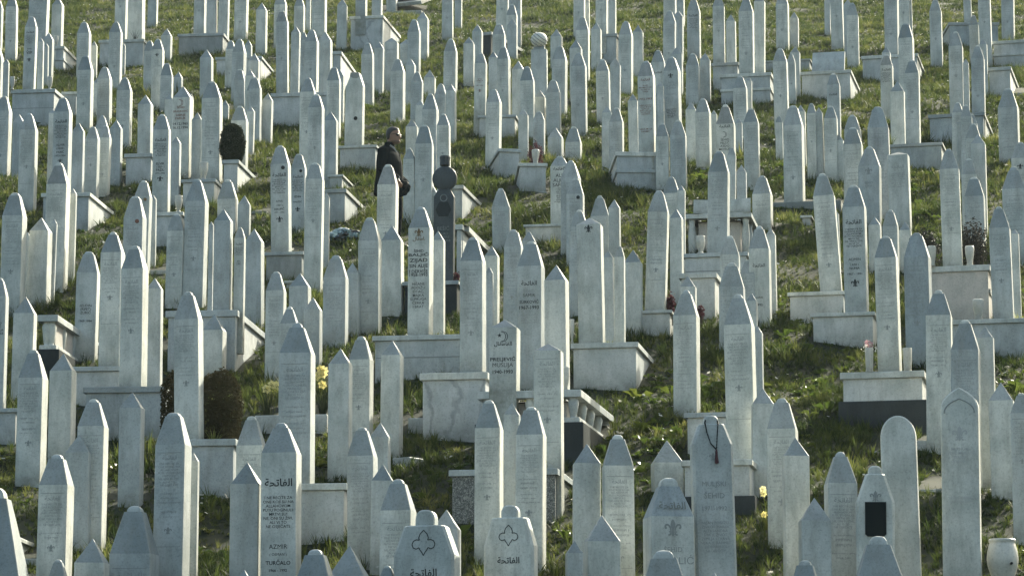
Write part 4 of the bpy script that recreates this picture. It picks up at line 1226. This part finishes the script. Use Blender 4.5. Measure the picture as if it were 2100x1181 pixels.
# carved book monuments
def book(bid, px, w_, h_, tilt, lab, back):
    p, s = on_box(bid, px, back); b_ = BOX[bid]; root = empty('stone_book', p, b_['yaw']); n_ = 9
    for sx in (-1, 1):
        bm = bmesh.new(); top = []; bot = []
        for i in range(n_):
            f = i / (n_ - 1); lift = .05 * math.sin(f * math.pi * .8) + .12 * f * f
            top.append((sx * w_ / 2 * f, lift + .03)); bot.append((sx * w_ / 2 * f * .97, lift * .6 - .02))
        pts = top + bot[::-1]
        fr = [bm.verts.new((x, 0 - zz * .6, 0 + .0)) for x, zz in pts]; bk = [bm.verts.new((x, h_ * math.cos(tilt) * .5 - zz * .6, h_ * math.sin(tilt))) for x, zz in pts]
        for i in range(len(pts)): bm.faces.new((fr[i], fr[(i + 1) % len(pts)], bk[(i + 1) % len(pts)], bk[i]))
        bm.faces.new(fr[::-1]); bm.faces.new(bk); build('page', bm, M['marble'], root)
    bm = bmesh.new(); box(bm, -w_ * .4, w_ * .4, -.02, .25, -.02, .03); build('rest', bm, M['cap'], root)
    tag(root, lab, 'carved book')
book('bnn', 1482, .80, .24, R(60), 'open white marble book carving behind a headstone on the balustraded grave', .14)
p, s = on_box('bt', 540 * S + 1560, .3); hb = height_to(p, 395 * S); root = empty('stone_book', p, BOX['bt']['yaw']); bm = bmesh.new(); wb = 265 * S / s
prof = [(-.02, 0), (.10, 0), (.20, hb * .45), (.30, hb * .95), (.28, hb), (.20, hb * .98), (.11, hb * .62), (.03, hb * .22)]
A_ = [bm.verts.new((-wb / 2, y, z)) for y, z in prof]; B_ = [bm.verts.new((wb / 2 - .02, y, z)) for y, z in prof]
for i in range(len(prof)): bm.faces.new((A_[i], A_[(i + 1) % 8], B_[(i + 1) % 8], B_[i]))
bm.faces.new(A_[::-1]); bm.faces.new(B_); build('page', bm, M['marble'], root); bm = bmesh.new(); box(bm, -wb / 2 - .02, wb / 2 + .01, -.03, .3, -.02, .012); build('rest', bm, M['cap'], root)
tag(root, 'tilted marble tablet like an open book on a wide white grave', 'carved book')
# sloping marble ledger seen at the top
p, s = on_ground(830, 24); root = empty('ledger_slab', p, R(24)); bm = bmesh.new()
rings(bm, [(0, .55, .95), (.10, .55, .95)], .01, 0, .9); lg = build('slab', bm, M['marble'], root); lg.rotation_euler = (math.atan(SLOPE) + R(4), 0, 0); lg.location = (0, 0, .12)
bm = bmesh.new(); rings(bm, [(0, .42, .06), (.07, .40, .05)], .01, -.05, .25); q = build('inset_bar', bm, M['darkwall'], root); q.rotation_euler = lg.rotation_euler; q.location = (0, -.02, .23)
tag(root, 'sloping sunlit marble ledger slab at the top left of centre', 'grave slab')

# ------------------------------------------------------------------ the man in the dark coat
def remesh(name, bm, m, parent, vox, smooth=6):
    bmesh.ops.recalc_face_normals(bm, faces=bm.faces)
    me = bpy.data.meshes.new(name); bm.to_mesh(me); bm.free(); o = bpy.data.objects.new(name, me); COL.objects.link(o)
    r = o.modifiers.new('r', 'REMESH'); r.mode = 'VOXEL'; r.voxel_size = vox
    sm_ = o.modifiers.new('s', 'SMOOTH'); sm_.iterations = smooth; sm_.factor = .5
    me2 = bpy.data.meshes.new_from_object(o.evaluated_get(bpy.context.evaluated_depsgraph_get())); bpy.data.objects.remove(o); me2.name = name
    return link(name, me2, m, parent, True)
def loft(bm, secs, seg=20):
    """sections (z, centre x, centre y, half x, half y)"""
    prev = None
    for z, cx, cy, ax, ay in secs:
        ring = [bm.verts.new((cx + ax * math.cos(2 * math.pi * i / seg), cy + ay * math.sin(2 * math.pi * i / seg), z)) for i in range(seg)]
        if prev:
            for i in range(seg): bm.faces.new((prev[i], prev[(i + 1) % seg], ring[(i + 1) % seg], ring[i]))
        else: bm.faces.new(ring[::-1])
        prev = ring
    bm.faces.new(prev)
def ball(bm, c, r, sx=1, sy=1, sz=1):
    g_ = bmesh.ops.create_icosphere(bm, subdivisions=3, radius=1)
    for v in g_['verts']: v.co = Vector((c[0] + v.co.x * r * sx, c[1] + v.co.y * r * sy, c[2] + v.co.z * r * sz))
skin = mat('skin', (.24, .135, .09), .5, .35); coatm = mat('black wool coat', (.005, .009, .011), .9, .04); trs = mat('dark trousers', (.006, .009, .011), .9, .04)
hairm = mat('dark greying hair', (.028, .026, .024), .5, .35); shoe = mat('black shoe leather', (.012, .012, .012), .35, .5); lens = mat('sunglass lens', (.006, .007, .008), .3, .2); shirt = mat('grey collar', (.25, .26, .26), .8)
p, s = on_ground(799, 512); HM = height_to(p, 262); k = HM / 1.78
man = empty('person', p, R(24)); man.scale = (k, k, k)
# forward is +x; the camera sees his right side (-y)
bm = bmesh.new()
loft(bm, [(.86, -.02, 0, .12, .17), (.98, -.02, 0, .125, .175), (1.10, -.01, 0, .12, .16), (1.25, .0, 0, .125, .18), (1.38, -.01, 0, .11, .19), (1.46, -.02, 0, .075, .12), (1.50, -.01, 0, .058, .062), (1.60, .02, 0, .056, .056)])
HX = .055
loft(bm, [(1.535, HX + .035, 0, .035, .03), (1.55, HX + .03, 0, .062, .048), (1.575, HX + .012, 0, .085, .062), (1.61, HX - .002, 0, .098, .070), (1.65, HX - .006, 0, .103, .075), (1.69, HX - .01, 0, .104, .077), (1.725, HX - .014, 0, .098, .073), (1.755, HX - .016, 0, .078, .058), (1.775, HX - .018, 0, .04, .03)])
loft(bm, [(1.605, HX + .098, 0, .020, .018), (1.62, HX + .105, 0, .018, .014), (1.65, HX + .094, 0, .014, .010), (1.67, HX + .086, 0, .012, .009)], 10)   # nose
ball(bm, (HX + .088, 0, 1.578), .016, .7, 1.6, .5); ball(bm, (HX + .085, 0, 1.564), .016, .7, 1.4, .5); ball(bm, (HX + .075, 0, 1.543), .022, .9, 1, .8)
ball(bm, (HX + .082, 0, 1.683), .02, .8, 2.4, .5)                                                                 # brow
for sy in (-1, 1):
    ball(bm, (HX - .008, sy * .076, 1.64), .03, .55, .28, 1.0); ball(bm, (HX + .072, sy * .032, 1.662), .013)
    loft(bm, [(.06, .05, sy * .09, .045, .042), (.28, .055, sy * .09, .055, .052), (.46, .065, sy * .09, .058, .056), (.70, .04, sy * .09, .082, .078), (.90, -.01, sy * .085, .10, .09)])
    loft(bm, [(.0, .12, sy * .09, .12, .042), (.05, .10, sy * .09, .10, .04), (.10, .05, sy * .09, .045, .04)])
ARM = {-1: [(-.02, -.195, 1.40), (-.03, -.235, 1.14), (.17, -.165, .99)], 1: [(-.02, .195, 1.40), (-.03, .235, 1.14), (.17, .12, .98)]}
for sy in (-1, 1):
    a_, b2, c2 = [Vector(q) for q in ARM[sy]]
    tube(bm, [a_, a_.lerp(b2, .5), b2, b2.lerp(c2, .5), c2], [.055, .048, .042, .037, .028], 12)
    d_ = (c2 - b2).normalized(); dn = (d_ + Vector((.1, 0, -.9))).normalized(); pl = c2 + dn * .045
    tube(bm, [c2, pl, c2 + dn * .085], [.026, .036, .034], 10)
    up = Vector((0, -sy * 1.0, 0)); fw = dn.cross(up).normalized()
    for i, (len_, off) in enumerate(((.068, -.027), (.078, -.009), (.072, .009), (.055, .026))):
        r0 = c2 + dn * .085 + fw * off; tube(bm, [r0 - dn * .02, r0 + dn * len_ * .45, r0 + dn * len_ * .8 + up * .018, r0 + dn * len_ * .9 + up * .034], [.0095, .009, .008, .007], 8)
    r0 = c2 + dn * .02 + fw * -.03; tube(bm, [r0, r0 + fw * -.022 + dn * .03 + up * .01, r0 + fw * -.028 + dn * .058 + up * .02], [.012, .010, .008], 8)
remesh('body', bm, skin, man, .0075, 3)
bm = bmesh.new()
loft(bm, [(.78, -.02, 0, .215, .235), (.81, -.02, 0, .218, .238), (.95, -.015, 0, .205, .228), (1.10, -.01, 0, .19, .215), (1.25, -.015, 0, .18, .23), (1.36, -.025, 0, .15, .235), (1.43, -.03, 0, .115, .19), (1.475, -.02, 0, .08, .095), (1.535, -.012, 0, .074, .078), (1.56, -.012, 0, .07, .074)], 28)
for sy in (-1, 1):
    a_, b2, c2 = [Vector(q) for q in ARM[sy]]; tube(bm, [a_ + Vector((0, -sy * .05, .015)), a_, a_.lerp(b2, .5), b2, b2.lerp(c2, .5), b2.lerp(c2, 1.16)], [.075, .085, .073, .068, .062, .058], 14)
coat = remesh('coat', bm, coatm, man, .010, 3)
bm = bmesh.new(); tube(bm, [(.140, -.012, 1.42), (.172, -.012, 1.25), (.185, -.012, 1.10), (.203, -.012, .82)], [.006, .005, .005, .005], 6); build('coat_edge', bm, trs, coat)
bm = bmesh.new(); tube(bm, [(.03, -.075, 1.50), (.075, -.03, 1.46), (.10, .0, 1.41)], [.014, .017, .010], 8); build('shirt_collar', bm, shirt, man)
for sy in (-1, 1):
    b2, c2 = Vector(ARM[sy][1]), Vector(ARM[sy][2])
    bm = bmesh.new(); tube(bm, [b2.lerp(c2, 1.08), b2.lerp(c2, 1.19)], .046, 12); build('cuff', bm, shirt, man)
bm = bmesh.new()
for sy in (-1, 1): loft(bm, [(.045, .05, sy * .09, .070, .06), (.28, .055, sy * .09, .078, .068), (.48, .065, sy * .09, .088, .078), (.70, .045, sy * .09, .108, .09), (.92, -.01, sy * .07, .14, .11)])
remesh('trousers', bm, trs, man, .012, 3)
for sy in (-1, 1):
    bm = bmesh.new(); loft(bm, [(-.01, .12, sy * .09, .145, .05), (.025, .12, sy * .09, .145, .05), (.055, .10, sy * .09, .115, .048), (.10, .05, sy * .09, .058, .05)]); build('shoe', bm, shoe, man, True)
bm = bmesh.new()
loft(bm, [(1.60, HX - .062, 0, .050, .066), (1.63, HX - .048, 0, .066, .076), (1.67, HX - .044, 0, .074, .0825), (1.70, HX - .028, 0, .088, .083), (1.725, HX - .016, 0, .100, .081), (1.757, HX - .014, 0, .088, .068), (1.782, HX - .02, 0, .046, .038)])
remesh('hair', bm, hairm, man, .008, 3)
bm = bmesh.new()
for sy in (-1, 1): ball(bm, (HX + .084, sy * .042, 1.655), .029, .6, 1.05, .78); tube(bm, [(HX + .082, sy * .060, 1.664), (HX + .04, sy * .079, 1.664), (HX - .01, sy * .0815, 1.658)], .0045, 6)
tube(bm, [(HX + .098, -.02, 1.664), (HX + .103, 0, 1.664), (HX + .098, .02, 1.664)], .004, 6); remesh('sunglasses', bm, lens, man, .004, 1)
bm = bmesh.new(); loft(bm, [(1.528, HX + .030, 0, .040, .036), (1.548, HX + .032, 0, .066, .052), (1.566, HX + .016, 0, .086, .0655), (1.574, HX + .012, 0, .086, .064)]); remesh('beard_shadow', bm, mat('grey stubble', (.13, .085, .065), .7), man, .008, 2)
tag(man, 'man in black coat and sunglasses standing in profile among the headstones', 'person')
bm = bmesh.new(); bmesh.ops.create_icosphere(bm, subdivisions=4, radius=1)
for v in bm.verts:
    c = v.co.copy(); kk = 1 + .18 * noise.noise(c * 2.0); v.co = Vector((c.x * .115 * kk, c.y * .07 * kk, c.z * .115 * kk))
o = build('folded_cloth', bm, coatm, None, True); o.location = man.matrix_basis @ Vector((.21, -.03, .86)); tag(o, 'dark bundle held low in front by the man in the coat', 'bundle')

# ------------------------------------------------------------------ grass, weeds and daisies
def scatter(name, shapes, pts, m):
    coll = bpy.data.collections.new(name + ' shapes')
    for me in shapes:
        me.materials.append(m); so = bpy.data.objects.new(name + '_shape', me); coll.objects.link(so)
    me = bpy.data.meshes.new(name); me.from_pydata([q[0] for q in pts], [], [])
    at = me.attributes.new('size', 'FLOAT', 'POINT'); at.data.foreach_set('value', [q[1] for q in pts])
    at = me.attributes.new('turn', 'FLOAT_VECTOR', 'POINT'); at.data.foreach_set('vector', [c for q in pts for c in q[2]])
    o = bpy.data.objects.new(name, me); COL.objects.link(o)
    ng = bpy.data.node_groups.new(name, 'GeometryNodeTree')
    ng.interface.new_socket('Geometry', in_out='INPUT', socket_type='NodeSocketGeometry'); ng.interface.new_socket('Geometry', in_out='OUTPUT', socket_type='NodeSocketGeometry')
    N_, L_ = ng.nodes, ng.links; gi, go = N_.new('NodeGroupInput'), N_.new('NodeGroupOutput')
    ci = N_.new('GeometryNodeCollectionInfo'); ci.inputs['Collection'].default_value = coll; ci.inputs['Separate Children'].default_value = True; ci.inputs['Reset Children'].default_value = True
    ip = N_.new('GeometryNodeInstanceOnPoints'); ip.inputs['Pick Instance'].default_value = True
    a1 = N_.new('GeometryNodeInputNamedAttribute'); a1.data_type = 'FLOAT'; a1.inputs['Name'].default_value = 'size'
    a2 = N_.new('GeometryNodeInputNamedAttribute'); a2.data_type = 'FLOAT_VECTOR'; a2.inputs['Name'].default_value = 'turn'
    rnd = N_.new('FunctionNodeRandomValue'); rnd.data_type = 'INT'; rnd.inputs[4].default_value = 0; rnd.inputs[5].default_value = len(shapes) - 1
    cr = N_.new('FunctionNodeEulerToRotation')
    L_.new(gi.outputs[0], ip.inputs['Points']); L_.new(ci.outputs[0], ip.inputs['Instance']); L_.new(rnd.outputs[2], ip.inputs['Instance Index'])
    L_.new(a1.outputs['Attribute'], ip.inputs['Scale']); L_.new(a2.outputs['Attribute'], cr.inputs[0]); L_.new(cr.outputs[0], ip.inputs['Rotation'])
    L_.new(ip.outputs[0], go.inputs[0])
    md = o.modifiers.new('scatter', 'NODES'); md.node_group = ng
    tag(o, kind='stuff'); return o
def shape(fn):
    bm = bmesh.new(); fn(bm); me = bpy.data.meshes.new('shape'); bm.to_mesh(me); bm.free(); return me
def inbox(x, y):
    for b_ in BL:
        dx, dy = x - b_['p'].x, y - b_['p'].y
        if abs(dx) > 4 or dy < -1 or dy > 4: continue
        c_, s_ = math.cos(b_['yaw']), math.sin(b_['yaw']); u = dx * c_ - dy * s_; v = dx * s_ + dy * c_
        if abs(u) < b_['w'] / 2 + .02 and -.05 < v < b_['len'] + .02: return True
    return False
BL = [v for k_, v in BOX.items() if k_ != 'bff0']
CELL = {}
for b_ in BL:
    for gx in range(int(b_['p'].x) - 4, int(b_['p'].x) + 5):
        for gy in range(int(b_['p'].y) - 2, int(b_['p'].y) + 5): CELL.setdefault((gx, gy), []).append(b_)
def inb(x, y):
    for b_ in CELL.get((int(math.floor(x)), int(math.floor(y))), ()):
        dx, dy = x - b_['p'].x, y - b_['p'].y; c_, s_ = math.cos(b_['yaw']), math.sin(b_['yaw']); u = dx * c_ - dy * s_; v = dx * s_ + dy * c_
        if abs(u) < b_['w'] / 2 + .015 and -.03 < v < b_['len'] + .015: return True
    return False
rg = random.Random(99)
def field(dens, keep, size, margin=2.6, tilt=.18):
    pts = []; y = 19.0
    while y < 100:
        half = y * math.tan(R(9.7)) + margin; st = 1 / math.sqrt(dens(y))
        x = -half
        while x < half:
            px, py = x + rg.uniform(-.6, .6) * st, y + rg.uniform(-.6, .6) * st
            q = keep(px, py)
            if q and not inb(px, py):
                pts.append(((px, py, gz(px, py) - .012), size(px, py) * q, (rg.gauss(0, tilt), rg.gauss(0, tilt), rg.uniform(0, 6.28))))
            x += st
        y += st
    return pts
def nn(x, y, f, o=0): return noise.noise(Vector((x * f, y * f, o)))
tufts = [shape(lambda bm, L=L, n_=n_, sp_=sp_: blades(bm, (0, 0, 0), n_, L, .0085, sp_, .7)) for L, n_, sp_ in ((.085, 20, 1.0), (.11, 18, .9), (.14, 16, .8), (.10, 22, 1.3), (.17, 12, .7), (.07, 24, 1.5))]
gp = field(lambda y: 150 if y < 45 else 105 if y < 70 else 75, lambda x, y: 1.0 if nn(x, y, 1.3, 5) > -.5 else .7, lambda x, y: rg.uniform(.6, 1.15) * (1 + .95 * nn(x, y, 1.0, 20)) * (1.0 if y < 45 else 1.2))
for b_ in BL:                                              # grass growing inside the grave beds
    if b_['w'] < .3 or b_['len'] < .5: continue
    c_, s_ = math.cos(b_['yaw']), math.sin(b_['yaw'])
    for _ in range(int(b_['w'] * b_['len'] * (90 if 'nocope' in b_['o'] else 34))):
        u, v = rg.uniform(-.5, .5) * max(.1, b_['w'] - (.2 if 'nocope' in b_['o'] else .36)), rg.uniform(.12, b_['len'] - .12)
        gp.append(((b_['p'].x + u * c_ + v * s_, b_['p'].y - u * s_ + v * c_, b_['p'].z + b_['z1'] - .03), rg.uniform(.4, .95), (rg.gauss(0, .2), rg.gauss(0, .2), rg.uniform(0, 6.28))))
scatter('grass', tufts, gp, M['grass'])
def weedshape(bm, n_, L):
    for _ in range(n_):
        a = rg.uniform(0, 6.28); up = rg.uniform(.3, 1); o_ = Vector((math.cos(a), math.sin(a), 0)); sd = Vector((-o_.y, o_.x, 0)); b0 = o_ * .02 + Vector((0, 0, 0)); m_ = o_ * L * .6 + Vector((0, 0, L * .75 * up)); t_ = o_ * L * 1.1 + Vector((0, 0, L * .6 * up)); wd = L * rg.uniform(.22, .38)
        v = [bm.verts.new(q) for q in (b0, m_ * .55 - sd * wd * .7, m_ - sd * wd, t_, m_ + sd * wd, m_ * .55 + sd * wd * .7)]; mid = bm.verts.new(m_ * .8 - Vector((0, 0, L * .1)))
        for i in range(6): bm.faces.new((v[i], v[(i + 1) % 6], mid))
weeds = [shape(lambda bm, n_=n_, L=L: weedshape(bm, n_, L)) for n_, L in ((7, .10), (9, .13), (6, .15), (11, .08))]
LEAFY = [(840, 960, 1000, 1060), (380, 990, 480, 1150), (0, 900, 90, 980), (0, 1050, 80, 1110), (210, 950, 250, 1030), (1060, 370, 1130, 400), (1195, 330, 1260, 400), (1410, 340, 1460, 400), (1560, 330, 1670, 400), (1860, 350, 1920, 470), (1290, 880, 1420, 1020), (1300, 760, 1600, 900), (600, 870, 670, 990), (940, 1070, 1000, 1150), (1580, 600, 1700, 720), (1640, 740, 1730, 860), (2040, 760, 2100, 820), (690, 190, 760, 230), (1590, 220, 1720, 300)]
def leafy(x, y):
    q = project(Vector((x, y, gz(x, y))))
    for a, b2, c2, d2 in LEAFY:
        if a < q.x < c2 and b2 < q.y < d2: return 1.0 if rg.random() < .55 else 0
    return .8 if nn(x, y, .55, 40) > .28 and rg.random() < .28 else (.6 if rg.random() < .03 else 0)
scatter('ground_cover', weeds, field(lambda y: 26 if y < 60 else 12, leafy, lambda x, y: rg.uniform(.5, 1.15)), M['weed'])
def daisy(bm):
    for i in range(6):
        a = i * 1.047; u = Vector((math.cos(a), math.sin(a), .25)); sd = Vector((-math.sin(a), math.cos(a), 0)) * .006
        z = Vector((0, 0, .09)); bm.faces.new([bm.verts.new(q) for q in (z, z + u * .012 - sd, z + u * .02, z + u * .012 + sd)])
scatter('daisies', [shape(daisy)], field(lambda y: 12, lambda x, y: 1.0 if nn(x, y, .5, 60) > .02 and rg.random() < .33 else 0, lambda x, y: rg.uniform(.7, 1.3), 2.6, .5), M['white'])

# ------------------------------------------------------------------ added to lift the blacks like faded film: thin haze over the hillside
hz = mat('thin haze', (1, 1, 1)); n, l, b = nodes(hz); pv = n.new('ShaderNodeVolumePrincipled')
pv.inputs['Color'].default_value = (.78, .92, 1.0, 1); pv.inputs['Density'].default_value = .0002; pv.inputs['Anisotropy'].default_value = .2
n.remove(b); l.new(pv.outputs[0], n['Material Output'].inputs['Volume'])
bm = bmesh.new(); zb = Z00 + SLOPE * -30 - 3; bmesh.ops.create_cube(bm, size=1)
for v in bm.verts: v.co = Vector((v.co.x * 460, 115 + v.co.y * 300, (zb if v.co.z < 0 else Z00 + SLOPE * 262 + 4)))
lift_haze = build('lift_haze', bm, hz); tag(lift_haze, kind='stuff')

# ------------------------------------------------------------------ labels: what each stone looks like and which landmark it stands by
MARKS = [((797, 330), 'the man in the dark coat'), ((907, 370), 'the dark ball-topped stone'), ((478, 290), 'the round dark clipped bush'), ((445, 800), 'the brown clipped bush'),
 ((1106, 90), 'the turban-topped stone'), ((1463, 900), 'the stone hung with prayer beads'), ((1797, 1060), 'the stone with the black plate'), ((2056, 1130), 'the big cream urn'),
 ((655, 775), 'the pale daffodils'), ((1958, 525), 'the pair of cream vases'), ((1030, 700), 'the crescent-and-star headstone'), ((857, 500), 'the gilt-lily headstone'),
 ((707, 486), 'the crumpled plastic bag'), ((1220, 850), 'the corner balustrade'), ((1325, 190), 'the red-lettered headstone'), ((1781, 715), 'the vase of pink flowers'),
 ((1699, 125), 'the book-shaped tablet'), ((1843, 900), 'the round-headed slab'), ((573, 1060), 'the black-lettered stone at lower left'), ((830, 20), 'the sloping ledger slab'),
 ((60, 110), 'the black-lettered stone at upper left'), ((1690, 420), 'the left-leaning pillar'), ((575, 360), 'the two black-lettered stones'), ((1209, 500), 'the dark-lily gable stone'),
 ((1372, 1040), 'the dark-capped lily headstone'), ((370, 250), 'the red-and-black lettered gable stone'), ((1480, 420), 'the carved marble book'), ((1815, 190), 'the densely lettered dark-capped stone'), ((190, 660), 'the stone lettered low down'), ((735, 220), 'the slab with hollow shoulders')]
ORD = ['', 'second ', 'third ', 'fourth ', 'fifth ', 'sixth ', 'seventh ', 'eighth ', 'ninth ', 'tenth ']
DIRS = ['right of', 'above and right of', 'straight above', 'above and left of', 'left of', 'below and left of', 'straight below', 'below and right of']
OWN = {'elmana': 'gable-topped headstone with red lettering above black dates', 'redtop': 'headstone covered in dark red lettering under a dark cap', 'baljic': 'headstone with a gilt lily and bold black names below it',
 'preljevic': 'gable headstone with black crescent and star above bold lettering', 'azmir': 'black-lettered headstone with black lily in the left foreground', 'admin': 'black-lettered headstone with a lily, right of the left-leaning pillar',
 'amir': 'left of two black-lettered headstones with a round photograph near the top', 'edin': 'right of two black-lettered headstones, half hidden behind another pillar', 'elvir': 'tall black-lettered headstone with lily left of the round dark bush',
 'almir': 'black-lettered headstone near the left edge above a plain pale grave', 'amirtop': 'narrow black-lettered headstone with lily on a grave between two vases', 'fejzic': 'dark-capped headstone with black crescent and bold letters',
 'rosary': 'tall relief-cut headstone hung with dark prayer beads', 'portrait': 'headstone with a black rectangular plate near the bottom right', 'darkcap': 'foreground headstone with dark carved cap and raised lily panel',
 'samir': 'headstone with black name and dates below a cut arch, right of crescent stone', 'izudin': 'short headstone with four black lines low on its face', 'lefttext': 'headstone cut by the left edge with big black letters',
 'ali': 'flat-gabled headstone with column of black lettering partly hidden by another', 'lily1': 'wide gable headstone with a single dark lily', 'fleurtop': 'headstone with black lily and fine black lines, right of the red-lettered one',
 'redsmall': 'small headstone with faded red letters and lily near its foot', 'few': 'broad grey headstone with only a few black marks', 'sidetext': 'headstone half hidden at left whose visible strip carries black lettering',
 'relieflily': 'warm white headstone with a raised lily, right of the left-leaning pillar'}
count = {}; rows_ = []
def near(a):
    best = min(MARKS, key=lambda m_: (a - Vector(m_[0])).length); return best
used_ = {}
for root, kind, o, tip, info in THINGS:
    vis = Vector((min(2085, max(15, tip.x)), min(1170, max(12, tip.y + (info['px'] * .8 if kind != 'B' else 6)))))
    own = OWN.get(o.get('ink'))
    if kind == 'S': own = 'weathered headstone with hollow shoulders, flat dark head and a bullet-like hole'
    if kind == 'T': own = 'white pillar headstone topped by a carved ribbed turban'
    if kind == 'D': own = 'dark grey headstone with a disc head, cylindrical cap and portrait panel'
    if kind == 'R': own = 'plain white slab with a smooth rounded head in the foreground'
    if kind == 'O': own = 'pointed-arch slab with a cut arch moulding near the right edge'
    if kind == 'B' and 'bal' in o: own = None
    cat = {'F': 'footstone', 'B': 'grave'}.get(kind, 'headstone')
    grp = {'F': 'pointed footstones on the hillside', 'B': 'stone grave surrounds on the slope'}.get(kind, 'headstones on the hillside')
    if own and own not in used_:
        used_[own] = 1; tag(root, own, cat, grp); continue
    if kind == 'B':
        look = 'balustraded grave' if 'bal' in o else 'dark grave' if 'dark' in o else 'speckled granite grave' if 'granite' in o else 'veined grave' if 'vein' in o else 'low kerbed grave' if info['h'] < .22 else 'grave box'
    else:
        look = {'F': 'pointed footstone', 'G': 'gabled headstone'}.get(kind, 'knobbed headstone')
        if 'lean' in o and abs(float(o['lean'])) > 1: look = 'leaning ' + look
        elif 'ink' in o and kind != 'F' and o['ink'] not in ('arabic', 'knoblily'): look = 'lettered headstone'
        elif o.get('ink') == 'knoblily': look = 'wide outlined-lily headstone'
        elif 'dot' in o: look = 'headstone with round photograph'
    mk = near(vis); dv = vis - Vector(mk[0]); ang = math.degrees(math.atan2(-dv.y, dv.x)) % 360
    rows_.append((look, mk[1], int(((ang + 22.5) % 360) // 45), dv.length, root, cat, grp))
rows_.sort(key=lambda r: r[3]); count = {}
for look, mk, di, dist, root, cat, grp in rows_:
    key = (look, mk, di); k_ = count.get(key, 0); count[key] = k_ + 1
    tag(root, ('%s%s %s %s' % (ORD[k_] if k_ < 10 else '', 'nearest ' + look if k_ else 'nearest ' + look, DIRS[di], mk)).strip(), cat, grp)
